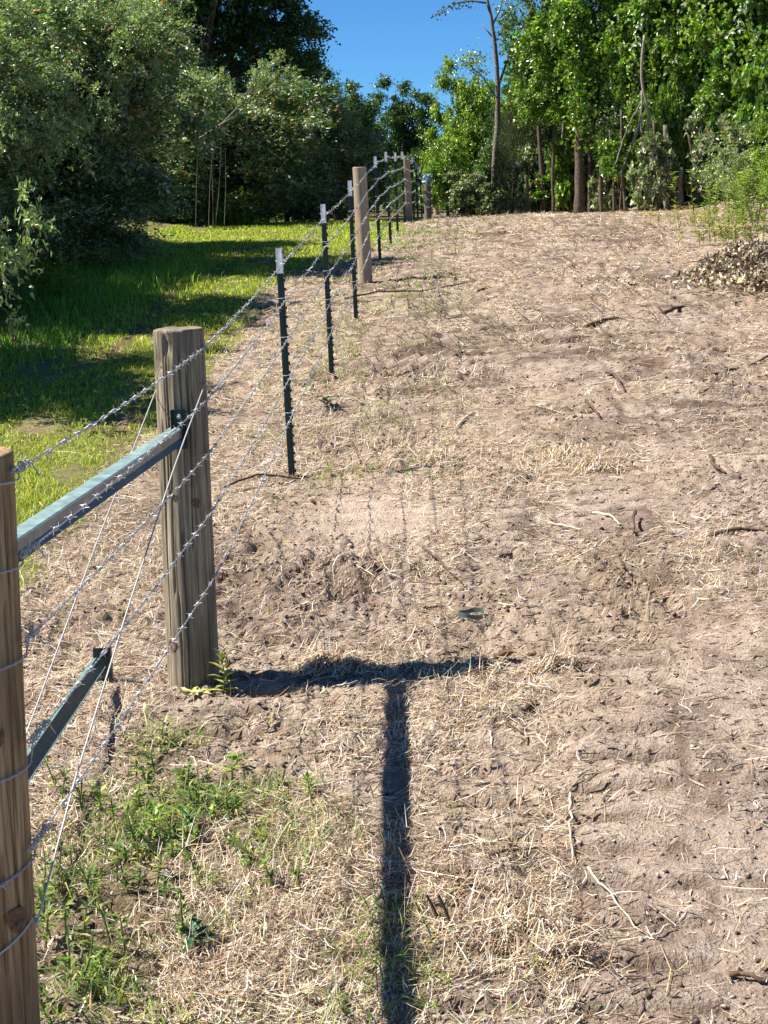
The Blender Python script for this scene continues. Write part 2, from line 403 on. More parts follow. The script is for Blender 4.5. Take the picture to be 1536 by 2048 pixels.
# ------------------------------------------------------------------ straw, grass, clods (uncountable)
def scatter(n, y0, y1, power, half=.285, pad=.25):
    u = rng.random(n)
    if abs(power - 1) < 1e-6: Y = y0 * (y1 / y0) ** u
    else:
        e = 1 - power; Y = (y0 ** e + u * (y1 ** e - y0 ** e)) ** (1 / e)
    X = (rng.random(n) * 2 - 1) * (half * Y + pad)
    return X, Y
def ribbons(X, Y, Z, ang, L, W, lift, bend, cols):
    """lying stalks: three points, flat ribbon"""
    n = len(X)
    d = np.stack([np.cos(ang), np.sin(ang), 0 * ang], 1); s = np.stack([-np.sin(ang), np.cos(ang), 0 * ang], 1)
    tilt = rng.normal(0, .5, n)
    s = nrm(s + np.stack([0 * ang, 0 * ang, tilt], 1))
    c = np.stack([X, Y, Z], 1)
    a = c - d * (L / 2)[:, None]; b = c + d * (L / 2)[:, None]
    a[:, 2] = hfull(a[:, 0], a[:, 1]) + .003; b[:, 2] = hfull(b[:, 0], b[:, 1]) + .003
    m = (a + b) / 2 + s * (bend * L)[:, None] * np.array([1, 1, .3])
    m[:, 2] = np.maximum(m[:, 2], Z) + lift * .6
    a[:, 2] += lift * rng.random(n); b[:, 2] += lift * rng.random(n) * 1.8
    w = s * (W / 2)[:, None]
    V = np.stack([a - w * .8, a + w * .8, m - w, m + w, b - w * .5, b + w * .5], 1).reshape(-1, 3)
    o = (np.arange(n) * 6)[:, None]
    Fq = np.concatenate([o + np.array([0, 1, 3, 2]), o + np.array([2, 3, 5, 4])], 0)
    return V, Fq, np.repeat(cols, 6, 0)
def pal(n, cs, wts, jit=.2):
    cs = np.array(cs); i = rng.choice(len(cs), n, p=np.array(wts) / sum(wts))
    return np.clip(cs[i] * np.exp(rng.normal(0, jit, (n, 1))) * np.exp(rng.normal(0, jit * .25, (n, 3))), 0, .9)
STRAW = [(.70, .58, .43), (.58, .45, .30), (.40, .27, .15), (.15, .09, .055), (.78, .70, .58)]
Xs, Ys = scatter(460000, 2.75, 33, 1.0)
bare, dense, dark, green = masks(Xs, Ys)
lm_, lp_, le_ = lanes(Xs, Ys)
side = sst(-.1, .75, Xs - .12 * (Ys - 4)) * (1 - .6 * sst(9, 15, Ys))
den = .40 + .22 * sst(7, 11, Ys) + 2.2 * (fbm(Xs * 2.4, Ys * 1.8, 57, 4) - .46) + .9 * dense - bare * 1.1 - dark * .1 - .24 * side - .42 * lm_
den = np.clip(den, .07, 1) * (1 - .9 * lawn(Xs, Ys))
keep = rng.random(len(Xs)) < den
Xs, Ys = Xs[keep], Ys[keep]
Xs, Ys = Xs[:170000], Ys[:170000]
n = len(Xs)
Ls = np.clip(rng.lognormal(math.log(.023), .75, n), .006, .20); Ls *= (1 + .055 * Ys)
Ws = np.maximum(rng.lognormal(math.log(.0017), .4, n), .00030 * Ys)
ang = rng.normal(.05, .75, n)
fl = rng.random(n) < .35; ang[fl] = rng.uniform(0, math.pi, fl.sum())
st = (vn(Xs * 1.5, Ys * 1.5, 71) - .5) * 2.0; ang = ang + st - .3 * (Xs < .3) * (Ys < 5)
bare, dense, dark, green = masks(Xs, Ys)
lift = rng.exponential(.009, n) * (1 + 1.6 * np.clip(dense, 0, 1))
cs = pal(n, STRAW, [4, 3.6, 2.8, 3.4, 2.2], .26)
V, Fq, C = ribbons(Xs, Ys, hfull(Xs, Ys), ang, Ls, Ws, lift, rng.normal(0, .09, n), cs)
tag(obj('straw', V, Fq, M['straw'], cols=C), 'pale dry straw and mown stalks scattered over the dirt', 'straw', None, 'stuff')

Xl, Yl = scatter(110000, 2.75, 31, .8)
q = rng.random(len(Xl)) < (.35 + 1.6 * np.clip(fbm(Xl * 3, Yl * 4.5, 75, 3) - .42, 0, 1)) * (1 - .8 * lawn(Xl, Yl)) * np.clip(1 - 1.2 * masks(Xl, Yl)[0], 0, 1); Xl, Yl = Xl[q][:50000], Yl[q][:50000]; n = len(Xl)
V, Fq, C = ribbons(Xl, Yl, hfull(Xl, Yl), rng.normal(.08, .5, n), rng.lognormal(math.log(.016), .6, n) * (1 + .06 * Yl), rng.uniform(.002, .006, n) * (1 + .06 * Yl),
                   rng.exponential(.004, n), rng.normal(0, .12, n), pal(n, [(.075, .05, .035), (.15, .1, .07), (.3, .21, .14), (.5, .4, .28)], [4, 3, 1.5, 1.2], .25))  # darkest dashes paint soil cracks and shadow among the real crumbs
tag(obj('litter_shade_dashes', V, Fq, M['straw'], cols=C), 'broken stems and crumbs on the dirt, dark dashes standing for cracks and shadow', 'litter', None, 'stuff')

def blades(X, Y, Z, h, w, lean, cols):
    n = len(X); a = rng.uniform(0, 2 * math.pi, n); a2 = rng.uniform(0, 2 * math.pi, n)
    s = np.stack([np.cos(a), np.sin(a), 0 * a], 1) * (w / 2)[:, None]
    l = np.stack([np.cos(a2), np.sin(a2), 0 * a], 1) * (h * lean)[:, None]
    b = np.stack([X, Y, Z - .004], 1); up = np.array([0, 0, 1.])
    m = b + l * .35 + up * (h * .6)[:, None]; t = b + l + up * (h * np.clip(1 - lean * .35, .3, 1))[:, None]
    V = np.stack([b - s, b + s, m - s * .8, m + s * .8, t], 1).reshape(-1, 3)
    o = (np.arange(n) * 5)[:, None]
    T = np.concatenate([o + np.array([0, 1, 3]), o + np.array([0, 3, 2]), o + np.array([2, 3, 4])], 0)
    return V, T, np.repeat(cols, 5, 0)
def lawn_points(n):
    Y = 6.0 * (34 / 6.0) ** rng.random(n); X = FX(Y) + .3 - rng.random(n) * np.where(Y < 12, 3.6, 4.4)
    return X, Y
Xg, Yg = lawn_points(170000)
k = lawn(Xg, Yg) * sst(.24, .42, fbm(Xg * 2.2, Yg * 1.6, 59, 3)) * (1 - .8 * rut(Xg, Yg)) + .015
q = rng.random(len(Xg)) < k; Xg, Yg = Xg[q][:105000], Yg[q][:105000]; n = len(Xg)
h = rng.uniform(.018, .05, n) * (1 + .7 * (vn(Xg * 2, Yg * 2, 81) > .6))
cg = pal(n, [(.30, .37, .045), (.42, .45, .06), (.19, .28, .035), (.52, .46, .14)], [5, 4, 2.5, 1.8], .22)
V, T, C = blades(Xg, Yg, hfull(Xg, Yg), h, np.maximum(.004, .0006 * Yg), rng.uniform(.2, 1.3, n), cg)
tag(obj('mown_grass', V, T, M['grass'], cols=C), 'short bright green mown grass left of the fence', 'grass', None, 'stuff')
# taller grass along the foot of the bushes
tx = []; ty = []; th = []
for px, py, rx, ry, m, hh in [(60, 690, .25, .6, 900, .16), (180, 600, .35, .8, 1800, .2), (300, 555, .3, .8, 1200, .2), (440, 440, .4, 2.2, 1800, .35), (520, 440, .35, 1.6, 900, .22),
                          (90, 610, .25, .5, 700, .25), (440, 452, .32, .8, 1700, .85)]:
    c0 = G(px, py); tx.append(rng.normal(c0[0], rx, m)); ty.append(rng.normal(c0[1], ry, m)); th.append(rng.uniform(.4, 1.1, m) * hh)
tx, ty, th = map(np.concatenate, (tx, ty, th)); n = len(tx)
V, T, C = blades(tx, ty, hfull(tx, ty), th, rng.uniform(.006, .013, n), rng.uniform(.2, .9, n), pal(n, [(.18, .34, .05), (.26, .4, .06), (.13, .25, .04)], [3, 3, 2], .2))
tag(obj('tall_grass', V, T, M['grass'], cols=C), 'tall uncut grass along the foot of the left bushes', 'tall grass', None, 'stuff')
# green and yellowing blades among the straw, bottom left, and thin regrowth along the fence
Xw, Yw = scatter(90000, 2.75, 7, 1.2)
_, _, _, green = masks(Xw, Yw)
q = rng.random(len(Xw)) < np.clip(green * .75 * sst(.42, .66, fbm(Xw * 4, Yw * 4, 83, 3)), 0, 1); Xw, Yw = Xw[q][:11000], Yw[q][:11000]
Yf = rng.uniform(8, 30, 9000); Xf = FX(Yf) + rng.normal(.15, .35, 9000) * (.6 + Yf / 20)
q = vn(Xf * 3, Yf * 2, 85) > .6; Xf, Yf = Xf[q], Yf[q]
X2 = np.concatenate([Xw, Xf]); Y2 = np.concatenate([Yw, Yf]); n = len(X2)
V, T, C = blades(X2, Y2, hfull(X2, Y2), rng.uniform(.025, .10, n), np.maximum(rng.uniform(.003, .0065, n), .0005 * Y2), rng.uniform(.5, 2.0, n),
                 pal(n, [(.15, .25, .05), (.25, .31, .07), (.09, .16, .05), (.45, .40, .18)], [4, 3, 3, 3], .2))
tag(obj('weedy_grass', V, T, M['grass'], cols=C), 'sparse green and yellow blades growing through the straw', 'grass', None, 'stuff')
# clods
Xc, Yc = scatter(120000, 2.75, 17, 1.3)
q = rng.random(len(Xc)) < np.clip((rough(Xc, Yc) - .25) * .9, 0.1, 1) * (1 - lawn(Xc, Yc)); Xc, Yc = Xc[q][:21000], Yc[q][:21000]; n = len(Xc)
oct_ = np.array([[1, 0, 0], [0, 1, 0], [-1, 0, 0], [0, -1, 0], [0, 0, 1], [0, 0, -1.]])
of = np.array([[0, 1, 4], [1, 2, 4], [2, 3, 4], [3, 0, 4], [1, 0, 5], [2, 1, 5], [3, 2, 5], [0, 3, 5]])
r = np.clip(rng.lognormal(math.log(.0036), .5, n), .002, .0085) * (1 + .05 * Yc)
V = oct_[None] * (r[:, None] * rng.uniform(.5, 1.5, (n, 3)) * np.array([1, 1, .7]))[:, None, :] * rng.uniform(.5, 1.35, (n, 6, 1)) + rng.normal(0, .22, (n, 6, 3)) * r[:, None, None]
aa = rng.uniform(0, 6.28, n); ca, sa = np.cos(aa)[:, None], np.sin(aa)[:, None]
V = np.stack([V[..., 0] * ca - V[..., 1] * sa, V[..., 0] * sa + V[..., 1] * ca, V[..., 2]], -1)
V += np.stack([Xc, Yc, hfull(Xc, Yc) + r * .35], 1)[:, None, :]
T = ((np.arange(n) * 6)[:, None, None] + of[None]).reshape(-1, 3)
tag(obj('dirt_clods', V.reshape(-1, 3), T, M['clod'], cols=np.repeat(pal(n, [(.42, .33, .27), (.3, .22, .175), (.13, .09, .065)], [3, 2, 2.5], .15), 6, 0)),
    'small crumbled dirt clods across the lane', 'dirt clods', None, 'stuff')
# brown stubble stems standing on the upper slope
Xt, Yt = scatter(2600, 12, 33, .3, .2, .0); q = (Xt > FX(Yt) + .5) & (vn(Xt * 1.2, Yt * .8, 91) > .42); Xt, Yt = Xt[q], Yt[q]
mb = MB()
for x, y in zip(Xt, Yt):
    L = rng.uniform(.05, .24) * (1.5 if rng.random() < .12 else 1); z = float(gbase(x, y)); a = rng.normal(2.5, 1.0)
    p0 = np.array([x, y, z]); p2 = p0 + np.array([math.cos(a) * L * .75, math.sin(a) * L * .4, L * .5])
    mb.tube([p0, (p0 + p2) / 2 + rng.normal(0, .012, 3), p2], [.0034, .0026, .0016], 3, False)
tag(mb.build('stubble', M['twig']), 'thin brown cut stems leaning on the upper slope', 'stubble', None, 'stuff')

# ------------------------------------------------------------------ fence
def post_mesh(b, t, r, seg, rings, seed, cracks=(), chips=(), top_dirty=True):
    b = np.asarray(b, float); t = np.asarray(t, float)
    ax = t - b; Lp = np.linalg.norm(ax)
    hs = np.concatenate([[-.25], np.linspace(0, Lp - .012, rings), [Lp - .004, Lp]])
    a = np.arange(seg) * 2 * math.pi / seg
    V = []
    for i, hh in enumerate(hs):
        rr = r * (1.045 - .07 * hh / Lp) * (1 + .05 * (vn(np.cos(a) * 1.3 + 9, np.sin(a) * 1.3 + hh * 1.2, seed) - .5) + .035 * (vn(np.cos(a) * 7 + 9, np.sin(a) * 7 + hh * 2.0, seed + 1) - .5))
        for ca, wd, h0, h1, dep in cracks:
            dd = np.abs((a - ca - .03 * math.sin(hh * 9) + math.pi) % (2 * math.pi) - math.pi)
            rr = rr - dep * np.exp(-(dd / wd) ** 2) * (1.0 if h0 < hh < h1 else 0.0)
        for ca, wd, h0, h1, dep in chips:
            dd = np.abs((a - ca + math.pi) % (2 * math.pi) - math.pi)
            rr = rr - dep * (dd < wd) * (1.0 if h0 < hh < h1 else 0.0)
        if i == len(hs) - 1: rr = rr - .006
        c = b + ax * (hh / Lp)
        z = np.zeros(seg) + (0 if i < len(hs) - 2 else 1) * .006 * (vn(np.cos(a) * 2, np.sin(a) * 2, seed + 3) - .5)
        V.append(np.stack([c[0] + rr * np.cos(a), c[1] + rr * np.sin(a), c[2] + z], 1))
    V = np.concatenate(V); Fc = []
    m = len(hs)
    for i in range(m - 1):
        for j in range(seg):
            k = (j + 1) % seg; Fc.append((i * seg + j, i * seg + k, (i + 1) * seg + k, (i + 1) * seg + j))
    V = np.vstack([V, [t + np.array([0, 0, -.002])]])
    n0 = len(V) - 1
    for j in range(seg): Fc.append(((m - 1) * seg + j, (m - 1) * seg + (j + 1) % seg, n0))
    return V, Fc
def make_post(b, t, r, mat, label, seed, seg=28, rings=22, cracks=(), chips=()):
    root = thing('wooden_post', b, label, 'fence post')
    V, Fc = post_mesh(b, t, r, seg, rings, seed, cracks, chips)
    o = obj('shaft', V, Fc, mat, root, smooth=False)
    for p in o.data.polygons: p.use_smooth = len(p.vertices) == 4
    return root
def knot(root, b, t, r, ang, hh, s):
    b = np.asarray(b); t = np.asarray(t); c = b + (t - b) * hh
    d = np.array([math.cos(ang), math.sin(ang), 0]); sd = np.array([-math.sin(ang), math.cos(ang), 0]); up = np.array([0, 0, 1.])
    V = []; n = 14
    for q, rr in enumerate((1.0, .62, .3)):
        for j in range(n):
            a = j * 2 * math.pi / n; ww = 1 + .12 * math.sin(3 * a + q)
            lat = sd * s * rr * ww * math.cos(a)
            off = math.sqrt(max(0, (r * 1.0) ** 2 - (s * rr * math.cos(a)) ** 2))
            V.append(c + d * (off + .0035 - .002 * (q == 2)) + lat + up * s * 1.15 * rr * ww * math.sin(a))
    Fc = [(q * n + j, q * n + (j + 1) % n, (q + 1) * n + (j + 1) % n, (q + 1) * n + j) for q in range(2) for j in range(n)]
    Fc.append(tuple(2 * n + j for j in range(n)))
    obj('knot', V, Fc, M['knot'], root)
BT = []
for k, b, t, Yp in POSTS:
    pb = P(*b, Yp); pt = P(*t, Yp)
    BT.append((pb, pt))
pbA, ptA = BT[0]; rA = .0995
pA = make_post(pbA, ptA, rA, M['post_tan'], 'thick tan wooden corner post wrapped with wire at the left edge', 3, 220, 44,
               cracks=[(-.6, .02, .05, 1.1, .012), (-1.15, .016, .3, 1.2, .009), (-.2, .02, 0, .7, .012), (-.95, .014, .0, .55, .009), (-1.5, .02, .1, 1.25, .01), (-.42, .014, .5, 1.2, .009)])
knot(pA, pbA, ptA, rA * 1.02, -1.02, .575, .022)
knot(pA, pbA, ptA, rA * 1.03, -.72, .275, .026)
pbB, ptB = BT[1]; rB = .094
pB = make_post(pbB, ptB, rB, M['post_grey'], 'weathered grey-brown wooden post carrying the far end of the horizontal steel brace', 9, 220, 44,
               cracks=[(-2.0, .03, .40, 1.32, .02), (-2.12, .018, .75, 1.32, .014), (-2.35, .022, .2, 1.0, .014), (-2.7, .02, .05, .8, .012), (-2.55, .016, .6, 1.3, .01), (-1.6, .025, 0, .6, .016), (-1.2, .022, .55, 1.2, .014), (-.7, .022, .1, .7, .014), (-1.0, .016, .8, 1.3, .01), (-1.45, .014, .7, 1.25, .01), (-1.85, .014, .02, .35, .012)],
               chips=[(-2.55, .3, 1.20, 1.222, .012), (-1.95, .22, 1.27, 1.32, .012), (-1.0, .5, .80, .808, .008)])
knot(pB, pbB, ptB, rB * 1.04, -2.25, .13, .02)
knot(pB, pbB, ptB, rB * 1.02, -1.05, .53, .016)
knot(pB, pbB, ptB, rB * 1.02, -2.0, .56, .013)
for i, mt, lb, r in ((5, 'post_pale', 'smooth pale wooden line post standing between steel stakes halfway up the slope', .075),
                  (10, 'post_pale', 'pale wooden line post standing right on the crest of the hill', .078),
                  (14, 'post_old', 'dark grey wooden post under a blue bag just beyond the crest', .085),
                  (16, 'post_pale', 'farthest wooden post at the end of the fence beside green leaves', .078)):
    b, t = BT[i]
    make_post(b, t, r, M[mt], lb, 20 + i, 28, 16, cracks=[(-2.2, .05, .1, 1.1, .006), (-1.4, .05, .3, 1.2, .005)])

# steel T-posts
FR = [.285, .45, .617, .785, .945]                 # wire heights as a share of the post
H0 = 1.3
def steel_post():
    root = empty('steel_post', (0, 0, 0))
    T = [(-.031, -.0022), (.002, -.0022), (.002, -.0175), (.0065, -.0175), (.0065, .0175), (.002, .0175), (.002, .0022), (-.031, .0022)]
    def part(name, z0, z1, mat, grow=0):
        mb = MB(); pr = [(a * (1 + grow), b * (1 + grow * 2)) for a, b in T]
        mb.sweep(pr[::-1], (0, 0, z0), (0, 0, z1), (1, 0, 0))
        V, Fc = mb.get(); me = mesh(name, V, Fc, mat); link(name, me, root)
    part('stake', -.3, H0 - .14, M['green_steel']); part('white_tip', H0 - .141, H0, M['white_paint'], .03)
    mb = MB()
    for z in np.arange(.03, H0 - .02, .052): mb.box((.0105, 0, z), (.0045, .0065, .008))
    V, Fc = mb.get(); st = link('studs', mesh('studs', V, Fc, M['green_steel']), root); st['kind'] = 'stuff'
    mb = MB()
    a = np.linspace(-2.9, 2.3, 14)
    ring = [(-.012 + .03 * math.cos(x), .026 * math.sin(x), .004 * math.sin(x * 2)) for x in a]
    mb.tube([(.022, -.03, .012)] + ring[:0] + [(.02, -.022, .004), (-.01, -.024, 0), (-.034, -.012, 0), (-.036, .012, .002), (-.01, .024, .004), (.02, .02, .006), (.026, .008, -.006)], .0021, 5)
    V, Fc = mb.get(); me = mesh('wire_clip', V, Fc, M['zinc'])
    for f in FR: link('wire_clip', me, root, (0, 0, f * H0))
    return root
TL = ['nearest white-tipped dark green steel stake, first one uphill of the braced wooden post', 'second steel stake uphill, with the lower half against bare dirt and the upper against grass',
      'third steel stake uphill, standing just in front of the pale wooden line post', 'first steel stake behind the pale wooden line post, white tip against dark bushes',
      'second steel stake behind the pale wooden line post', 'third steel stake behind the pale wooden line post, next below the crest stake',
      'steel stake touching the left side of the crest wooden post', 'first steel stake just past the crest wooden post', 'middle of the three steel stakes between crest post and blue bag',
      'steel stake close against the left of the blue bag', 'steel stake between the blue-bag post and the farthest wooden post']
proto = steel_post(); first = True; ti = 0
for (k, _, _, _), (b, t) in zip(POSTS, BT):
    if k != 'T': continue
    if first: o = proto; first = False
    else:
        o = proto.copy(); COL.objects.link(o)
        for ch in proto.children:
            c = ch.copy(); COL.objects.link(c); c.parent = o
    d = Vector(t - b); o.location = b
    o.rotation_euler = (Vector((0, 0, 1)).rotation_difference(d)).to_euler()
    o.scale = (1, 1, d.length / H0)
    tag(o, TL[ti], 'fence stake', 'steel stakes along the barbed wire fence'); ti += 1

# barbed wire
bm = MB()
for s in (1, -1):
    a = np.linspace(0, 4.2 * math.pi, 18)
    bm.tube(np.stack([.0045 * np.cos(a) * s, np.linspace(-.006, .006, 18) + s * .004, .0045 * np.sin(a)], 1), .00125, 4)
    bm.tube([(.004 * s, s * .008, 0), (.013 * s, s * .010, .007 * s)], [.00125, .0007], 4)
    bm.tube([(0, -.004 * s, .004 * s), (-.005 * s, -.006 * s, .014 * s)], [.00125, .0007], 4)
Vb, Fb = bm.get(); barb_me = mesh('barb', Vb, Fb, M['zinc'])
A_PX = [(34, 940), (50, 1106), (58, 1276), (66, 1478), (68, 1690)]
B_PX = [(407, 697), (414, 800), (419, 905), (426, 1020), (431, 1152)]
WL = ['topmost barbed wire of the fence, ending in a coil near the corner post top', 'second barbed wire from the top, crossing the face of the horizontal steel brace',
      'middle barbed wire of the five, passing below the horizontal steel brace', 'second barbed wire from the bottom, running along the short sloping green brace', 'lowest barbed wire, nearest the ground']
RINGPX = [(968, 966), (1150, 1140), (1350, 1326), (1572, 1545), (1785, 1735)]
def helix(pts, rad, pitch, phase, n_per=7):
    pts = np.asarray(pts); seg = np.linalg.norm(np.diff(pts, axis=0), axis=1); s = np.concatenate([[0], np.cumsum(seg)])
    m = max(3, int(s[-1] / pitch * n_per)); q = np.linspace(0, s[-1], m)
    c = np.stack([np.interp(q, s, pts[:, i]) for i in range(3)], 1)
    t = nrm(np.gradient(c, axis=0)); u = nrm(np.cross(t, np.array([0, 0, 1.]))); v = np.cross(t, u)
    a = q / pitch * 2 * math.pi + phase
    return c + rad * (np.cos(a)[:, None] * u + np.sin(a)[:, None] * v)
for wi in range(5):
    f = FR[4 - wi]
    pts = [P(*A_PX[wi], 3.15), P(*B_PX[wi], 5.49 - .075)]
    for (k, _, _, Yp), (b, t) in list(zip(POSTS, BT))[2:]:
        r = {'T': .02, 'W': .082}[k]
        p = b + (t - b) * f; 
        if k == 'W': p = p + np.array([r * .9, -r * .45, 0])
        else: p = p + np.array([r * .9, -.012, 0])
        pts.append(p)
    pts = np.array(pts)
    # slight sag
    near = [pts[0]]; 
    for a, b in zip(pts[:-1], pts[1:]):
        for q in (.25, .5, .75, 1.0): near.append(a + (b - a) * q - np.array([0, 0, .012 * (1 - (2 * q - 1) ** 2)]))
    near = np.array(near)
    root = thing('barbed_wire', pts[0], WL[wi], 'barbed wire', 'five barbed wires of the fence')
    cut = np.searchsorted(near[:, 1], 13.9)
    for ph in (0, math.pi):
        mb = MB(); mb.tube(helix(near[:cut + 1], .0014, .055, ph), .0015, 4); mb.build('strand', M['zinc'], root)
    mb = MB(); mb.tube(near[cut:], .0034, 4); mb.build('far_strand', M['zinc'], root)
    seg = np.linalg.norm(np.diff(near, axis=0), axis=1); s = np.concatenate([[0], np.cumsum(seg)])
    q = np.arange(.25, s[-1], .128) + rng.normal(0, .004, len(np.arange(.25, s[-1], .128)))
    c = np.stack([np.interp(q, s, near[:, i]) for i in range(3)], 1)
    far = MB()
    for i in range(len(c) - 1):
        d = Vector(c[i + 1] - c[i]).normalized()
        if c[i][1] < 9.0:
            ro = (d.to_track_quat('Y', 'Z').to_matrix() @ Matrix.Rotation(rng.uniform(0, 6.28), 3, 'Y')).to_euler()
            link('barb', barb_me, root, Vector(c[i] - pts[0]), ro)
        else:
            u = np.array(d.cross(Vector((0, 0, 1))).normalized()); v = np.cross(u, np.array(d)); a = rng.uniform(0, 6.28)
            e = (u * math.cos(a) + v * math.sin(a)) * .02; far.tube([c[i] - e, c[i], c[i] + e], [.001, .004, .001], 3, False)
    fo = far.build('far_barbs', M['zinc'], root); fo['kind'] = 'stuff'
    # coil where the end is tied back on itself, and the turn round the corner post
    d = nrm(pts[1] - pts[0])
    mb = MB(); L = (.10, .085, .05, .11, .12)[wi]
    hx = helix([pts[0] - d * .02, pts[0] + d * L], .0062, .0125, .3, 9); mb.tube(hx + np.repeat(rng.normal(0, .003, (len(hx) // 4 + 1, 3)), 4, 0)[:len(hx)], .0019, 5)
    e = pts[0] + d * (L + .002); mb.tube([e, e + np.array([.006, .01, -.02]), e + np.array([.014, .012, -.035])], .0018, 4)
    e = pts[0] + d * .03; mb.tube([e, e + np.array([.002, .004, .026])], .0018, 4)
    mb.build('tied_coil', M['zinc'], root)
    y0, y1 = RINGPX[wi]
    pl = P(0, y0, 3.07); pr = P(60, y1, 3.12)
    axis = nrm(ptA - pbA); ring = []
    for a in np.linspace(-2.9, .35, 22):
        hz = np.interp(a, [-1.57, -.35], [pl[2], pr[2]])
        cc = pbA + (ptA - pbA) * ((hz - pbA[2]) / (ptA[2] - pbA[2]))
        rr = rA * 1.045 + .003
        ring.append([cc[0] + rr * math.cos(a), cc[1] + rr * math.sin(a), hz])
    ring.append(list(pts[0]))
    mb = MB()
    for ph in (0, math.pi): mb.tube(helix(ring, .0014, .05, ph), .0016, 4)
    mb.build('post_turn', M['zinc'], root)
    if wi in (0, 1, 2, 3, 4):
        pp = np.array(ring[int(8 + wi)]); ro = Vector(np.array(ring[9 + wi]) - np.array(ring[8 + wi])).to_track_quat('Y', 'Z').to_euler()
        link('barb', barb_me, root, Vector(pp + np.array([.0, -.003, 0]) - pts[0]), ro)

# brace wire loop: one end high round post B, the other low round post A
b1 = P(312, 780, 5.49); b2 = P(411, 765, 5.46)
bw = thing('brace_wire', b1, 'bright smooth diagonal brace wire looped between corner post foot and braced post', 'brace wire')
a1 = P(40, 1500, 3.4); a2 = P(73, 1850, 3.1)
wm = MB(); wm.tube([b1, P(190, 1095, 4.3), P(66, 1432, 3.55), a1], .0024, 6); wm.build('strand', M['zinc'], bw, smooth=True)
wm = MB(); wm.tube([b2, P(372, 870, 5.0), P(345, 945, 4.75), P(250, 1235, 4.05), P(150, 1560, 3.5), a2], .0026, 6); wm.build('strand', M['zinc'], bw, smooth=True)
ring = []
zl = P(0, 1928, 3.07)[2]; zr = P(72, 1850, 3.1)[2]
for a in np.linspace(-3.0, -.2, 20):
    hz = np.interp(a, [-1.57, -.2], [zl, zr + .0]); cc = pbA + (ptA - pbA) * ((hz - pbA[2]) / (ptA[2] - pbA[2])); rr = rA * 1.05 + .003
    ring.append([cc[0] + rr * math.cos(a), cc[1] + rr * math.sin(a), hz])
ring.append(list(a2)); wm = MB(); wm.tube(ring, .0026, 6); wm.build('post_turn', M['zinc'], bw, smooth=True)
ring = []
for a in np.linspace(math.pi * 1.05, 2 * math.pi * .98, 16):
    hz = b1[2] + (b2[2] - b1[2]) * (a - math.pi) / math.pi
    cc = pbB + (ptB - pbB) * ((hz - pbB[2]) / (ptB[2] - pbB[2])); ring.append([cc[0] + (rB * 1.0 + .003) * math.cos(a + math.pi), cc[1] + (rB + .003) * math.sin(a + math.pi), hz])
wm = MB(); wm.tube(ring, .0022, 5); wm.build('post_turn', M['zinc'], bw, smooth=True)

# horizontal brace rail (rolled steel channel) with its bracket
r0 = P(10, 1104, 3.5); r1 = P(356, 868, 5.385); r0 = r0 + (r0 - r1) * .1
rail = thing('brace_rail', r0, 'pale green and grey steel brace rail running level between the two near wooden posts', 'brace rail')
t = nrm(r1 - r0); sd = nrm(np.cross(t, [0, 0, 1.])); up = np.cross(sd, t)
def off(p, a, b): return p + sd * a + up * b
def plate(name, mat, poly):
    mb = MB(); mb.sweep([(a * .88, b * .82) for a, b in poly], r0, r1, sd); return mb.build(name, mat, rail)
# profile axes: a to the right, b downwards (cross(sd, t) = up reversed handled by order)
plate('top_flange', M['rail'], [(-.032, .030), (.022, .030), (.026, .026), (.026, .023), (-.032, .023)])
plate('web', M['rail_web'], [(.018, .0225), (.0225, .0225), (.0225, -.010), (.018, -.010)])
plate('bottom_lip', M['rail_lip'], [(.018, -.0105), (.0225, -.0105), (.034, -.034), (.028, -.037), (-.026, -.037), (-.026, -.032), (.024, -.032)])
# bracket on post B
br = thing('brace_bracket', off(r1, .0, .04), 'small dark green steel bracket bolted to the braced post above the brace rail', 'bracket')
mb = MB()
bc = P(360, 858, 5.376)
mb.box(bc + np.array([0, -.002, 0]), (.026, .0022, .072))
mb.box(bc + np.array([-.0262, -.016, .0]), (.0022, .016, .072))
mb.box(bc + np.array([.0262, -.012, .0]), (.0022, .012, .072))
mb.build('plate', M['green_steel'], br)
mb = MB(); c = P(358, 833, 5.36)
mb.tube([c + np.array([0, .006, 0]), c + np.array([0, -.006, 0])], .0085, 6); mb.tube([c + np.array([0, -.006, 0]), c + np.array([.001, -.026, -.001])], .004, 8)
mb.build('bolt', M['zinc'], br)

# low green brace and its ground stake
s0 = np.array([*G(208, 1372), 0]); s0[2] = float(hfull(s0[0], s0[1]))
stk = thing('ground_stake', s0, 'short dark green steel stake stub driven into straw at the low brace end', 'stake')
mb = MB(); top = s0 + np.array([0, 0, .135]); bot = s0 - np.array([0, 0, .2])
CH = [(-.033, 0), (.033, 0), (.033, -.03), (.029, -.03), (.029, -.004), (-.029, -.004), (-.029, -.03), (-.033, -.03)]
mb.sweep(CH, bot, top, (1, .0, 0)); mb.build('channel', M['green_steel'], stk)
l1 = s0 + np.array([.0, -.03, .085]); l0 = P(-20, 1650, 3.88)
lb = thing('low_brace', l1, 'green steel channel brace sloping from behind the corner post to the ground stake', 'brace')
GP = simple('green_channel_paint', (.13, .22, .2), .45, var=.3, scale=30)
t = nrm(l1 - l0); sd = nrm(np.cross(t, [0, 0, 1.]))
def lbp(name, poly, m_):
    mb = MB(); mb.sweep([(a * .5, b * .62) for a, b in poly], l0, l1, sd); mb.build(name, m_, lb)
lbp('left_flange', [(-.062, .03), (-.03, .036), (-.03, .031), (-.062, .025)], GP)
lbp('web', [(-.0295, .036), (-.026, .036), (.018, -.022), (.0145, -.024)], simple('green_web_shade', (.03, .06, .055), .45, var=.3, scale=30))  # same green paint, darkened to put the web's shaded side into colour
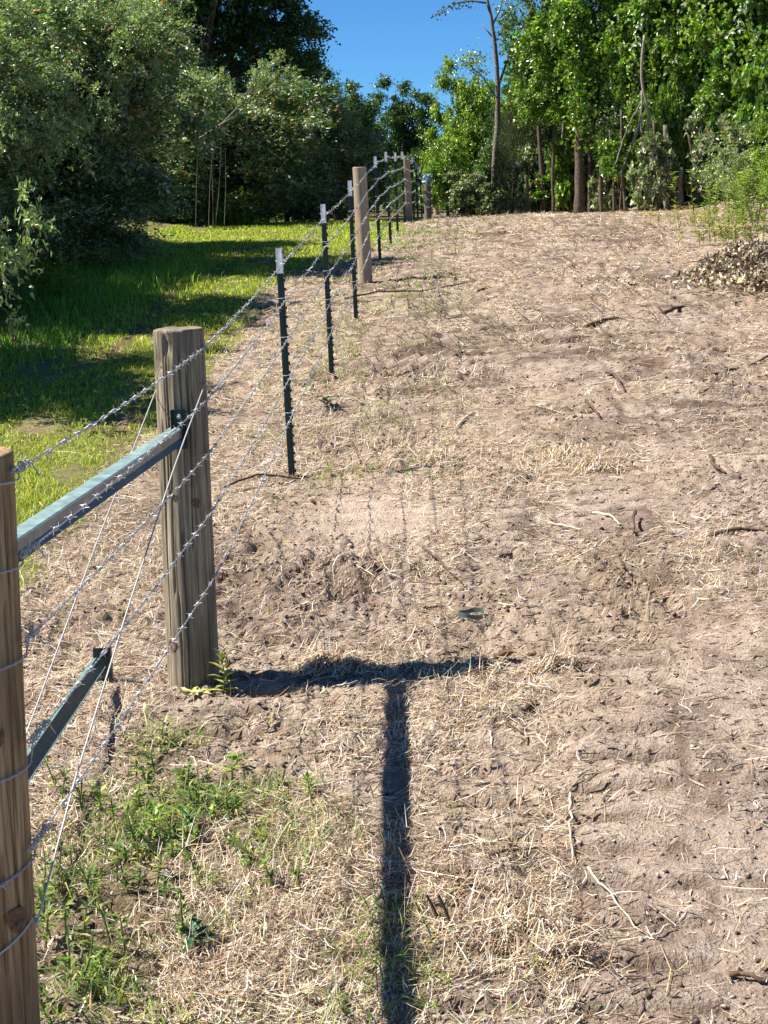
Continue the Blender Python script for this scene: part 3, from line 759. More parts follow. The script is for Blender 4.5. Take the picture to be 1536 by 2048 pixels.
lbp('right_lip', [(.0185, -.022), (.036, -.020), (.036, -.026), (.0185, -.028)], GP)

# ------------------------------------------------------------------ vegetation
def leaf_arrays(Pp, D, N, L, W, fold=.25):
    S = nrm(np.cross(D, N)); N = np.cross(S, D)
    m = Pp + D * (L * .45)[:, None]; up = N * (W * fold)[:, None]; s = S * (W / 2)[:, None]
    V = np.stack([Pp, m + s + up, Pp + D * L[:, None] - N * (L * .12)[:, None], m - s + up], 1).reshape(-1, 3)
    o = (np.arange(len(Pp)) * 4)[:, None]
    return V, np.concatenate([o + np.array([0, 1, 2]), o + np.array([0, 2, 3])], 0)
def rvec(n): return nrm(rng.normal(0, 1, (n, 3)))
def crown(name, rad, nclump, nleaf, leafL, leafW, palette, wts, csize=.34, low=-1.0, shell=.55, mat='leaf', upn=.6, sprays=True, top=1.0):
    """leaves on twigs, twigs in clumps, clumps through an ellipsoid centred at the origin; returns mesh + clump centres"""
    rad = np.array(rad)
    d = rvec(nclump * 3); d = d[d[:, 2] > low][:nclump]; q = rng.random(len(d)) ** shell
    cc = d * q[:, None] * rad * (.72 + .34 * rng.random((len(d), 1)))
    csz = csize * rad.mean() * rng.uniform(.55, 1.25, len(d))
    ntw = max(1, nleaf // 9); ci = rng.choice(len(d), ntw, p=csz ** 2 / (csz ** 2).sum())
    td = nrm(rvec(ntw) + d[ci] * .8 + np.array([0, 0, .25])); tl = csz[ci] * rng.uniform(.5, 1.1, ntw)
    ts = cc[ci] + rvec(ntw) * (csz[ci] * .35 * rng.random(ntw))[:, None]
    li = np.repeat(np.arange(ntw), 9); n = len(li); fr = rng.uniform(.15, 1.05, n)
    bend = np.array([0, 0, -1.]) * (fr ** 2 * tl[li] * .3)[:, None]
    Pp = ts[li] + td[li] * (fr * tl[li])[:, None] + bend + rng.normal(0, leafL * .25, (n, 3))
    D = nrm(td[li] * .55 + rvec(n) * .9 + np.array([0, 0, -.12])); N = nrm(rvec(n) * .75 + np.array([0, 0, upn]) + td[li] * .3)
    L = leafL * rng.uniform(.6, 1.25, n); W = leafW * rng.uniform(.7, 1.2, n)
    V, T = leaf_arrays(Pp, D, N, L, W)
    tw = pal(ntw, palette, wts, .18)
    C = np.clip(tw[li] * np.exp(rng.normal(0, .16, (n, 1))), 0, .9)
    return mesh(name, V, T, M[mat], np.repeat(C, 4, 0)), cc
OL = [(.14, .20, .075), (.19, .25, .12), (.08, .125, .045), (.40, .44, .34), (.28, .15, .05)]
BR = [(.13, .23, .03), (.20, .31, .04), (.08, .15, .026), (.30, .36, .06)]
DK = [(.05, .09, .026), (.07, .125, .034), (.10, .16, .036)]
PALE = [(.15, .19, .09), (.1, .16, .05), (.24, .26, .16), (.2, .17, .07)]
YEL = [(.21, .31, .035), (.31, .38, .05), (.14, .22, .03)]
CR = {}
CR['olive1'] = crown('olive_crown', (1, 1, 1), 80, 40000, .044, .021, OL, [4, 3, 3, 2.0, .5], .30, -.85, .5)
CR['olive2'] = crown('olive_crown', (1, 1, 1), 70, 34000, .046, .022, OL, [3, 4, 3, 2.4, .35], .30, -.85, .5)
CR['broad1'] = crown('broadleaf_crown', (1, 1, 1), 66, 22000, .066, .047, BR, [4, 3, 3, 1], .34, -.8, .5)
CR['broad2'] = crown('broadleaf_crown', (1, 1, 1), 54, 19000, .07, .054, BR + [(.34, .37, .24)], [4, 3, 4, 1, 1.2], .34, -.8, .5)
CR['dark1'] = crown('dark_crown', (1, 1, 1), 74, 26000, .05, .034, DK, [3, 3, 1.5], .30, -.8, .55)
CR['yellow'] = crown('yellowgreen_crown', (1, 1, 1), 60, 20000, .058, .04, YEL + BR[:2], [3, 3, 2, 2, 2], .32, -.85, .5)
CR['pale'] = crown('pale_crown', (1, 1, 1), 40, 8000, .075, .052, PALE, [3, 3, 2, 1], .34, -.9, .5)
def cedar_mesh():
    n = 26000; z = rng.random(n) ** .8; a = rng.uniform(0, 6.28, n); lob = .75 + .4 * vn(np.cos(a) * 2 + 5, np.sin(a) * 2 + z * 9, 97)
    r = (1 - z) ** .75 * lob * rng.random(n) ** .45
    Pp = np.stack([r * np.cos(a), r * np.sin(a), z - .12 * r], 1); o = nrm(np.stack([np.cos(a), np.sin(a), 0 * a], 1))
    D = nrm(o * .7 + rvec(n) * .7 + np.array([0, 0, .15])); L = rng.uniform(.03, .07, n); W = rng.uniform(.006, .012, n)
    V, T = leaf_arrays(Pp, D, rvec(n), L, W, .1)
    return mesh('cedar_crown', V, T, M['leaf_matt'], np.repeat(pal(n, [(.055, .075, .035), (.08, .095, .05), (.1, .085, .05)], [3, 2, 1], .2), 4, 0))
CR['sapling'] = crown('sapling_crown', (1, 1, 1), 30, 3000, .085, .04, [(.2, .28, .1), (.27, .34, .15), (.36, .4, .26), (.3, .17, .06)], [3, 3, 1.5, .5], .36, -.9, .5)
CR['pale_shrub'] = crown('pale_shrub_crown', (1, 1, 1), 34, 4200, .15, .10, PALE + [(.42, .42, .32)], [3, 3, 2, 1, 2], .34, -.9, .5)
CR['broad_shrub'] = crown('broad_shrub_crown', (1, 1, 1), 30, 4200, .15, .10, BR, [4, 3, 3, 1], .34, -.9, .5)
CR['cedar'] = (cedar_mesh(), None)
def plant(name, x, y, label, cat, cr, rad, zc, trunk_r=.05, lean=(0, 0), mat='bark', group=None, limbs=10, rz=None, extra=()):
    """tree or bush: trunk with limbs + one or more crowns (dx,dy,zc,radii)"""
    z = float(gbase(x, y)); b = np.array([x, y, z])
    root = thing(name, b, label, cat, group)
    mb = MB(); tp = b + np.array([lean[0], lean[1], zc + rad[2] * .45])
    mid = (b + tp) / 2 + np.array([rng.normal(0, .05), rng.normal(0, .05), 0])
    mb.tube([b - [0, 0, .15], b + [0, 0, .1], mid, tp], [trunk_r * 1.4, trunk_r * 1.1, trunk_r * .85, trunk_r * .3], 8)
    cs = [(lean[0], lean[1], zc, rad, cr)] + [e if len(e) == 5 else (*e, cr) for e in extra]
    for dx, dy, cz, rd, ck in cs:
        me, cc = CR[ck]; a = rng.uniform(0, 6.28) if rz is None else rz
        o = link('crown', me, root, (dx, dy, cz), (0, 0, a), rd)
        if cc is not None:
            for c in cc[rng.choice(len(cc), min(limbs, len(cc)), replace=False)]:
                e = np.array([c[0] * rd[0] * math.cos(a) - c[1] * rd[1] * math.sin(a), c[0] * rd[0] * math.sin(a) + c[1] * rd[1] * math.cos(a), c[2] * rd[2]]) + b + [dx, dy, cz]
                s = b + (tp - b) * rng.uniform(.25, .8)
                mb.tube([s, (s + e) / 2 + rng.normal(0, .06, 3) + [0, 0, .05], e], [trunk_r * .4, trunk_r * .25, .006], 5, False)
    mb.build('trunk', M[mat], root, smooth=True)
    return root
GL = 'bushes along the left of the grass strip'
def inner(rad, zc, k=.8, n=2): return [(rng.normal(0, .12), rng.normal(0, .12), zc * .92, tuple(k * q * f for q in rad)) for f in (1, .8)[:n]]
def bush(x, y, label, ck, rad, zc, extra=(), **kw):
    ex = list(extra) + inner(rad, zc) + [(0, 0, rad[2] * .45, (rad[0] * .86, rad[1] * .86, rad[2] * .6))]
    for _ in range(9):
        d = nrm(np.array([rng.uniform(-.4, 1), rng.uniform(-1, .4), rng.uniform(-.1, 1)])); q = rng.uniform(.3, .55)
        ex.append((d[0] * rad[0] * .95, d[1] * rad[1] * .95, zc + d[2] * rad[2] * .95, (q, q, q * rng.uniform(.7, 1.3)), 'sapling'))
    return plant(kw.pop('name', 'olive_bush'), x, y, label, 'bush', ck, rad, zc, .05, group=GL, extra=ex, **kw)
bush(-4.7, 15.0, 'big dark olive bush with silvery leaves, second from the left edge along the grass', 'olive1', (1.8, 1.6, 1.25), 1.7)
bush(-4.55, 11.7, 'dark olive bush at the left picture edge behind the sunlit sapling', 'olive2', (1.6, 1.4, 1.25), 1.5)
bush(-3.75, 18.6, 'tallest near olive bush with orange-tinged leaves beside the dry reeds', 'olive1', (1.75, 1.6, 1.5), 2.0, [(.7, -.2, 2.5, (.95, .9, .6), 'olive2')])
bush(-4.3, 21.6, 'olive bush with leaning twigs behind the tall bright weed clump', 'olive2', (1.45, 1.5, 1.25), 1.75)
bush(-3.3, 29.3, 'long grey-green olive bush sloping down toward the crest', 'olive1', (2.1, 2.6, 1.45), 1.6, [(1.3, .6, 1.2, (1.0, 1.0, .9), 'olive2')])
bush(-1.9, 33.0, 'dark bush behind the upper fence at the far end of the grass', 'olive2', (1.9, 1.8, 1.5), 1.2)
for x_, y_, h_ in ((-9.8, 15.6, 6.6), (-9.7, 19.0, 7.6), (-9.9, 21.2, 7.6), (-9.8, 29.9, 7.2)):  # added out of view, only to throw shade on the left bushes
    plant('unseen_shade_tree', x_, y_, 'tall dense tree added out of view at left to shade the bushes', 'tree', 'dark1', (2.3, 2.3, h_ * .32), h_ * .68, .14, group='unseen trees added to shade the left bushes', extra=[(.2, .2, h_ * .35, (2.2, 2.3, h_ * .3)), (-.2, -.3, h_ * .6, (1.9, 2.0, h_ * .3))])
plant('olive_sapling', -2.72, 10.3, 'small sunlit sapling with pale leaves at the left picture edge', 'sapling', 'sapling', (.55, .5, .75), 1.1, .018, group=GL, limbs=14)
bush(-6.6, 18.0, 'tall olive bush standing behind the front bushes at the upper left corner', 'olive1', (2.2, 1.9, 2.2), 2.3)
bush(-6.5, 21.9, 'tall silvery bush behind the reeds reaching the top of the picture', 'olive2', (2.1, 2.0, 2.5), 2.9)
bush(-7.4, 30.6, 'tall dark bush deep behind the left bushes', 'dark1', (2.6, 2.2, 3.2), 3.2)
bush(-5.6, 31.0, 'tall leafy bush below the ragged oak crown', 'olive1', (2.2, 1.8, 2.3), 2.6)
plant('oak_tree', -3.7, 33.0, 'tall oak with a ragged dark crown against the sky at left', 'tree', 'dark1', (2.7, 2.4, 2.5), 5.0, .16, extra=[(1.5, .4, 3.7, (1.6, 1.5, 1.5)), (-1.8, -.5, 4.4, (2.0, 1.8, 2.2)), (.9, 0, 6.2, (1.6, 1.5, 1.2))])
plant('oak_tree', -.95, 39.0, 'slim dark tree with loose crown beside the open sky', 'tree', 'dark1', (1.25, 1.2, 1.3), 2.3, .1, extra=[(.35, .2, 1.3, (1.2, 1.2, 1.2))])
plant('oak_tree', 1.05, 52.0, 'rounded distant tree below the open sky in the gap', 'tree', 'dark1', (1.5, 1.4, 1.35), 2.9, .12, extra=[(.7, 0, 1.5, (1.7, 1.5, 1.5))])
plant('oak_tree', -.8, 55.0, 'dark distant tree left of the rounded one behind the fence crest', 'tree', 'dark1', (1.8, 1.4, 1.7), 1.9, .12)
plant('shadowed_bush', -.9, 45.0, 'low dark bush behind the wires of the far fence', 'bush', 'dark1', (1.9, 1.3, 1.1), .9, .05)
plant('shadowed_bush', 1.6, 50.0, 'low dark bush right of the farthest wooden post', 'bush', 'dark1', (1.5, 1.2, 1.2), .9, .05)
plant('leafy_tree', 2.75, 45.0, 'bright yellow-green young tree left of the slender trunk', 'tree', 'yellow', (1.05, 1.1, 1.5), 2.75, .07, extra=[(-.35, -.3, 1.3, (1.15, 1.1, 1.25)), (.35, 0, 1.6, (.9, 1, 1.3))])
plant('leafy_bush', 2.0, 42.0, 'low bright green bush at the end of the fence', 'bush', 'broad1', (.85, .9, 1.0), .95, .04)
plant('leafy_tree', 4.0, 46.0, 'yellow-green tree behind the slender trunk and the cedar', 'tree', 'yellow', (1.6, 1.2, 1.6), 2.0, .08)
plant('cedar_tree', 3.35, 33.5, 'dull grey-green cedar right of the slender trunk', 'tree', 'cedar', (1.05, 1.05, 3.1), .25, .05)
plant('cedar_tree', 3.95, 38.0, 'thin dark cedar top rising behind the shorter cedar', 'tree', 'cedar', (1.0, 1.0, 4.3), .5, .06)
GR = 'woodland trees on the right'
plant('woodland_tree', 4.35, 30.9, 'leafy tree with the thick reddish trunk in the middle right', 'tree', 'broad1', (1.35, 1.3, 1.5), 3.5, .05, group=GR, extra=[(-.6, .4, 2.4, (.9, .9, .9)), (.5, .3, 4.9, (1.4, 1.2, 1.0))])
plant('woodland_tree', 5.75, 30.0, 'big-leaved tree hung with grey vines right of the reddish trunk', 'tree', 'broad2', (1.35, 1.2, 1.55), 3.2, .07, group=GR, extra=[(-.3, -.3, 1.75, (.75, .7, .8)), (.6, .2, 4.6, (1.4, 1.2, 1.1))])
plant('woodland_tree', 7.4, 28.8, 'tall dense tree in the upper right corner', 'tree', 'broad2', (1.7, 1.4, 1.7), 2.9, .09, group=GR, extra=[(.2, 0, 4.6, (1.7, 1.5, 1.3)), (-.5, -.5, 1.5, (1.0, .9, .9))])
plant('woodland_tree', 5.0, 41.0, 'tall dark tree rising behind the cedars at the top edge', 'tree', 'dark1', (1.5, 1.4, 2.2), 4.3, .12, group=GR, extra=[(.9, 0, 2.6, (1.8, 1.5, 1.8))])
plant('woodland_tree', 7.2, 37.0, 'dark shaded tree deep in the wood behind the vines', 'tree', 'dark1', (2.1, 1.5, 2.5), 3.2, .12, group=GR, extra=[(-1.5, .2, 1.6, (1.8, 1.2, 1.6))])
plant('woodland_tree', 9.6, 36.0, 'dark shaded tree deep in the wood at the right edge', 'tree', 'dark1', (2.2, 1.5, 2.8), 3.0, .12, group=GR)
GB_ = 'dark shrubs closing the wood behind'
for x_, y_, h_, lb_ in ((3.6, 40.5, 1.5, 'behind the cedars'), (5.2, 37.6, 1.4, 'behind the reddish trunk'), (7.0, 34.5, 1.3, 'behind the hanging vines'), (8.6, 32.0, 1.4, 'behind the right edge weeds'),
                   (10.5, 31.0, 1.8, 'just beyond the right picture edge'), (6.2, 33.2, 1.2, 'between the reddish trunk and the twin grey trunks')):
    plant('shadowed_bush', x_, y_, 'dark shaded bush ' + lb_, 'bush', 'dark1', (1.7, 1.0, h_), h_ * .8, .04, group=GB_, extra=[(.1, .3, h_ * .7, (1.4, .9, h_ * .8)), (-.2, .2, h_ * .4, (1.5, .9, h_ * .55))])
GU = 'understory shrubs below the right trees'
plant('understory_shrub', 5.15, 28.2, 'shrub with pale whitish leaves at the foot of the vines', 'shrub', 'pale_shrub', (.5, .45, .68), .68, .02, group=GU)
plant('understory_shrub', 4.7, 29.3, 'bright broad-leaved shrub right of the reddish trunk', 'shrub', 'broad_shrub', (.5, .45, .55), .9, .02, group=GU)
plant('understory_shrub', 3.7, 32.2, 'small leafy shrub left of the reddish trunk', 'shrub', 'broad_shrub', (.55, .5, .42), .45, .02, group=GU)
plant('understory_shrub', 2.95, 36.5, 'low shrub at the foot of the slender tree', 'shrub', 'pale_shrub', (.45, .45, .4), .35, .02, group=GU)
plant('understory_shrub', 6.6, 27.0, 'yellowish shrub right of the twin grey trunks', 'shrub', 'pale_shrub', (.6, .5, .6), .75, .02, group=GU)
plant('understory_shrub', 6.75, 25.2, 'sunlit yellow-green weeds and shrub at the right picture edge', 'shrub', 'yellow', (.75, .6, .75), .65, .02, group=GU)
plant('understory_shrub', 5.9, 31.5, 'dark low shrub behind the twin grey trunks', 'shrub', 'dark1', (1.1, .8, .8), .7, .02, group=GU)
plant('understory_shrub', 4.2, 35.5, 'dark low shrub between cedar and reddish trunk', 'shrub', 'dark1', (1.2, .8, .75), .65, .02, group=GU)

for x_, y_, ck_, rd_, lb_ in ((3.3, 32.6, 'pale_shrub', (.6, .4, .7), 'dull pale-leaved shrub in front of the cedar foot'), (4.05, 31.6, 'broad_shrub', (.5, .4, .9), 'bright leafy sapling just left of the reddish trunk'),
                         (4.75, 30.6, 'pale_shrub', (.5, .4, .6), 'pale shrub behind the bright broad-leaved one'), (5.6, 29.2, 'broad_shrub', (.55, .4, 1.3), 'leafy sapling climbing in front of the twin grey trunks'),
                         (6.15, 28.0, 'pale_shrub', (.55, .4, .8), 'pale-leaved shrub just right of the twin grey trunks'), (7.0, 27.2, 'broad_shrub', (.8, .6, 1.2), 'tall bright shrub above the right bank weeds'),
                         (2.3, 38.5, 'pale_shrub', (.6, .5, .55), 'dull low shrub left of the slender tree foot'), (6.35, 26.2, 'sapling', (.7, .5, .6), 'orange-tinged low shrub on the right bank')):
    plant('understory_shrub', x_, y_, lb_, 'shrub', ck_, rd_, rd_[2] * 1.0, .018, group=GU, extra=[(.05, .1, rd_[2] * .6, tuple(q * .8 for q in rd_))])
nf = 46000
Xf_ = rng.uniform(-48, 42, nf); Yf_ = rng.uniform(60, 72, nf); pxx = 768 + Xf_ / Yf_ * F
hf_ = np.where((pxx > 560) & (pxx < 1030), 2.3, 6.5) * (.55 + .7 * vn(Xf_ * .45, Yf_ * .2, 131)) + .5
Zf_ = gbase(Xf_, Yf_) + hf_ * rng.random(nf) ** .7
V, T = leaf_arrays(np.stack([Xf_, Yf_, Zf_], 1), rvec(nf), nrm(rvec(nf) + [0, 0, .4]), rng.uniform(.25, .5, nf), rng.uniform(.18, .34, nf))
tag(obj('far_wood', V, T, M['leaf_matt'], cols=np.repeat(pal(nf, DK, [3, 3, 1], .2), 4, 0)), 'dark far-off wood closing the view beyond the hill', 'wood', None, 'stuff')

def trunk_thing(name, pxs, Yd, radpx, label, mat='bark', branches=(), parent=None, sides=9):
    pts = np.array([P(px, py, Yd) for px, py in pxs]); b = pts[0].copy(); b[2] = float(gbase(b[0], b[1]))
    pts[0] = b - [0, 0, .12]
    root = thing(name, b, label, 'tree', None)
    mb = MB(); fine = []
    for i in range(len(pts) - 1):
        for q in np.linspace(0, 1, 5)[:-1]: fine.append(pts[i] + (pts[i + 1] - pts[i]) * q + rng.normal(0, .006, 3))
    fine.append(pts[-1]); fine = np.array(fine)
    r = np.interp(np.linspace(0, 1, len(fine)), np.linspace(0, 1, len(radpx)), radpx) * Yd / F
    mb.tube(fine, r * (1 + .1 * rng.normal(0, 1, len(fine)).clip(-1, 1)), sides); mb.build('trunk', M[mat], root, smooth=True)
    for br, r0, r1 in branches:
        bp = np.array([P(px, py, Yd + dy) for px, py, dy in br]); mb = MB(); mb.tube(bp, np.linspace(r0, r1, len(bp)) * Yd / F, 6); mb.build('branch', M[mat], root, smooth=True)
    return root
def spray_leaves(root, pts, n, spread, L, Wd, palette, wts, name='leaves', mat='leaf'):
    pts = np.asarray(pts); i = rng.integers(0, len(pts), n); Pp = pts[i] + rng.normal(0, 1, (n, 3)) * spread
    V, T = leaf_arrays(Pp, nrm(rvec(n) + [0, 0, -.3]), nrm(rvec(n) + [0, 0, .5]), L * rng.uniform(.6, 1.2, n), Wd * rng.uniform(.7, 1.2, n))
    o = obj(name, V, T, M[mat], root, cols=np.repeat(pal(n, palette, wts, .2), 4, 0)); o['kind'] = 'stuff'
S_Y = 36.5
sap = trunk_thing('slender_tree', [(984, 424), (989, 330), (995, 250), (996, 172), (990, 90), (982, 30), (970, -20)], S_Y, [7.5, 5.5, 5.5, 5, 4, 3.2, 2.5],
                  'slender tall tree with bare grey trunk forking against the blue sky', 'bark_pale',
                  [([(997, 172, 0), (1012, 128, .05), (1030, 80, .1), (1050, 45, .1), (1068, 0, .1)], 3, 1.6),
                   ([(972, 6, 0), (945, 2, -.1), (915, 5, -.2), (890, 18, -.2), (868, 34, -.3)], 2, .7),
                   ([(990, 80, 0), (975, 62, .1), (962, 48, .1)], 1.8, .7), ([(985, 50, 0), (1000, 20, -.1), (1008, -15, -.1)], 2, 1),
                   ([(995, 200, 0), (970, 160, .2), (940, 130, .3), (920, 118, .3)], 1.5, .6), ([(1030, 80, 0), (1010, 60, .2), (1000, 40, .2)], 1.3, .5)])
def along(lst, Yd, n=30):
    p = np.array([P(px, py, Yd) for px, py in lst]); q = np.linspace(0, len(p) - 1, n); return np.stack([np.interp(q, np.arange(len(p)), p[:, i]) for i in range(3)], 1)
spray_leaves(sap, along([(1010, 10), (1030, 40), (1020, 90), (1040, 120), (1025, 150), (1050, 20)], S_Y), 900, .14, .09, .055, BR + OL[:2], [3, 3, 2, 1, 1, 1])
spray_leaves(sap, along([(945, 4), (915, 6), (890, 18), (868, 34)], S_Y - .2), 110, .05, .08, .045, DK, [1, 1, 1])
spray_leaves(sap, along([(970, 155), (945, 130), (930, 120), (960, 110), (955, 165)], S_Y + .3), 420, .13, .08, .045, YEL, [1, 1, 1])
tk = trunk_thing('broken_tree', [(1160, 433), (1159, 330), (1158, 260), (1155, 196)], 30.0, [11, 9, 8, 4.5], 'thick reddish-brown bare trunk snapped off at head height of the wood', 'bark')
spray_leaves(tk, along([(1135, 150), (1155, 205), (1180, 250), (1150, 180), (1170, 300), (1150, 230)], 29.8), 420, .13, .11, .085, BR, [3, 3, 2, 1])
trunk_thing('bare_trunk', [(1338, 437), (1337, 370), (1334, 300), (1330, 250)], 28.6, [10, 8, 6.5, 4], 'mottled grey trunk, left of the twin grey trunks in the wood', 'bark_pale')
trunk_thing('bare_trunk', [(1361, 437), (1359, 390), (1361, 335)], 28.2, [7.5, 6.5, 5.5], 'short grey broken trunk, right of the twin grey trunks', 'bark_pale')
trunk_thing('dark_trunk', [(1349, 434), (1349, 360), (1347, 280)], 29.6, [13, 11, 10], 'dark shaded trunk between and behind the twin grey trunks', 'bark')
trunk_thing('young_trunk', [(1088, 429), (1085, 360), (1080, 290), (1074, 200)], 32.0, [6.5, 5, 4, 3], 'thin dark trunk standing in front of the cedar foliage', 'bark')
trunk_thing('young_trunk', [(1057, 428), (1055, 390), (1052, 350)], 31.8, [4, 3, 2], 'short thin dead stem left of the thin dark trunk', 'bark')
trunk_thing('young_trunk', [(1178, 430), (1176, 350), (1177, 250)], 31.5, [5, 4, 3], 'thin stem just right of the reddish-brown trunk', 'bark')
trunk_thing('young_trunk', [(1122, 429), (1124, 330), (1130, 190)], 33.0, [4, 3.5, 3], 'pale thin pole left of the reddish-brown trunk', 'bark_pale')
trunk_thing('young_trunk', [(1143, 430), (1140, 380), (1142, 330)], 32.2, [6, 5, 4], 'shaded thin stem close left of the reddish-brown trunk', 'bark')
for px_, pt_, yd_, rr_, lb_ in ((1024, 210, 34.0, 3, 'slim dark stem between the slender tree and the cedar'), (1107, 240, 31.0, 3.2, 'slim dark stem left of the pale thin pole'),
                              (1205, 230, 29.6, 4, 'slim dark stem right of the reddish-brown trunk and its close thin neighbour'), (1228, 260, 29.4, 3, 'slim dark stem left of the bright broad-leaved shrub'),
                              (1252, 220, 29.2, 3.4, 'slim dark stem just left of the vines'), (1312, 240, 28.7, 3.6, 'slim dark stem right of the hanging vines'), (1392, 260, 28.2, 4, 'slim dark stem right of the twin grey trunks')):
    trunk_thing('young_trunk', [(px_, 434), (px_ + rng.normal(0, 4), 350), (px_ + rng.normal(0, 8), pt_)], yd_, [rr_ * 1.2, rr_, rr_ * .7], lb_, 'bark', sides=6)
vine = thing('vine', P(1285, 430, 28.9), 'pale grey vines hanging from the big-leaved tree to the shrub below', 'vine')
for lst, r in (([(1290, 70), (1282, 120), (1286, 180), (1300, 230), (1296, 260), (1284, 320), (1272, 400)], 3.0), ([(1284, 180), (1282, 250), (1286, 300), (1280, 330)], 2.2),
               ([(1262, 300), (1275, 260), (1284, 210)], 1.6), ([(1240, 350), (1262, 290), (1280, 240)], 1.6), ([(1300, 330), (1292, 290), (1290, 250)], 1.8), ([(1230, 330), (1252, 260), (1284, 200)], 1.3)):
    mb = MB(); pp = along(lst, 28.85, 16); mb.tube(pp + rng.normal(0, .008, pp.shape), r * 28.9 / F, 6); mb.build('stem', M['vine'], vine, smooth=True)
# leaning bare twigs in front of the left bushes, dry reeds
rd = thing('dead_branch', P(405, 275, 24.5), 'bare grey dead branch poking out of the olive bush above reeds', 'branch')
for lst, r in (([(402, 275), (430, 255), (455, 240), (476, 230)], 2.2), ([(405, 270), (440, 250), (475, 215)], 1.4)):
    mb = MB(); mb.tube(along(lst, 24.5, 9), r * .7 * 24.5 / F, 5); mb.build('limb', M['vine'], rd)
mb = MB()
for i in range(6):
    x0 = 402 + i * 9 + rng.normal(0, 4); p0 = P(x0 + rng.normal(0, 7), 450, 25.2); p1 = P(x0 + rng.normal(0, 5), 275 + rng.uniform(0, 60), 25.2); mb.tube([p0, (p0 + p1) / 2 + rng.normal(0, .01, 3), p1], [.003, .0022, .001], 4, False)
tag(mb.build('dry_reeds', M['vine'], base=P(430, 450, 25.2)), 'pale dry upright reeds against the dark olive bush', 'reeds')

# rank weeds at the left edge and on the right bank: stems with leaves
def weed(name, px, py, h, nst, label, palette, wts, spread=.1, leafL=.05, leafW=.014, per=26, matl='grass', cat='weed', group=None):
    x, y = G(px, py); z = float(hfull(np.array([x]), np.array([y]))[0]); b = np.array([x, y, z])
    root = thing(name, b, label, cat, group); mb = MB(); A = []
    for i in range(nst):
        s = b + np.array([rng.normal(0, spread), rng.normal(0, spread), -.01]); hh = h * rng.uniform(.65, 1.1); e = s + np.array([rng.normal(0, hh * .16), rng.normal(0, hh * .16), hh])
        m = (s + e) / 2 + rng.normal(0, hh * .03, 3); mb.tube([s, m, e], [.0035, .003, .0015], 4, False)
        f = rng.uniform(.12, 1.0, per)[:, None]; A.append((1 - f) ** 2 * s + 2 * f * (1 - f) * m + f * f * e)
    A = np.concatenate(A); n = len(A)
    D = rvec(n); D[:, 2] = np.abs(D[:, 2]) * .5 + .1; D = nrm(D)
    V, T = leaf_arrays(A, D, nrm(rvec(n) * .4 + [0, 0, 1]), leafL * rng.uniform(.5, 1.2, n), leafW * rng.uniform(.7, 1.2, n), .15)
    o = obj('leaves', V, T, M[matl], root, cols=np.repeat(pal(n, palette, wts, .2), 4, 0)); o['kind'] = 'stuff'
    st = mb.build('stems', M['grass_stem'], root); st['kind'] = 'stuff'
    return root
M['grass_stem'] = simple('green_stem', (.12, .14, .04), .6)
LW = [(.12, .19, .07), (.09, .15, .05), (.17, .24, .09)]
weed('leafy_weeds', 25, 640, .75, 26, 'feathery pale green weeds at the left edge below the sapling', LW, [2, 2, 2], .16, .07, .016, 60)
weed('leafy_weeds', 100, 610, .6, 18, 'sunlit green weeds right of the feathery ones at the bush foot', YEL, [1, 1, 1], .16, .07, .02, 50)
weed('leafy_weeds', 470, 455, .7, 40, 'tall bright weed clump at the bush foot in the middle of the grass edge', YEL + LW, [2, 2, 2, 1, 1, 1], .3, .1, .024, 55)
weed('bank_weeds', 1500, 458, .8, 60, 'sunlit yellow-green weeds along the right bank', YEL + PALE, [2, 2, 2, 1, 1, 1, 1], .4, .09, .024, 45)
weed('bank_weeds', 1395, 452, .3, 26, 'dry tan grass tuft at the right end of the crest', [(.45, .36, .18), (.3, .3, .08), (.25, .17, .08)], [2, 1, 1], .3, .1, .012, 25)
weed('bank_weeds', 1450, 490, .25, 22, 'mixed dry and green weeds beside the brush pile', [(.4, .33, .16), (.14, .2, .04)], [1, 1], .25, .09, .02, 30)

WG = [(.15, .24, .05), (.27, .32, .08), (.1, .16, .05), (.46, .42, .18)]
for px, py, h_, ns_, lb_ in ((200, 1620, .12, 9, 'low green weed patch touching the diagonal brace wire'), (270, 1745, .1, 12, 'low green weed patch left of the lime-green sprig'), (450, 1600, .09, 9, 'small yellowish weed patch right of the upright green weed'),
                         (140, 1890, .13, 12, 'rank green weed patch beside the corner post foot'), (350, 1550, .08, 8, 'sparse weed patch below the thin yellowish sprig'), (500, 1740, .07, 8, 'small weed patch between the dark green weed and the rail shadow')):
    weed('weed_patch', px, py, h_, ns_, lb_, WG, [3, 2, 3, 1.5], .10, .04, .012, 16, group='weed patches in the straw')
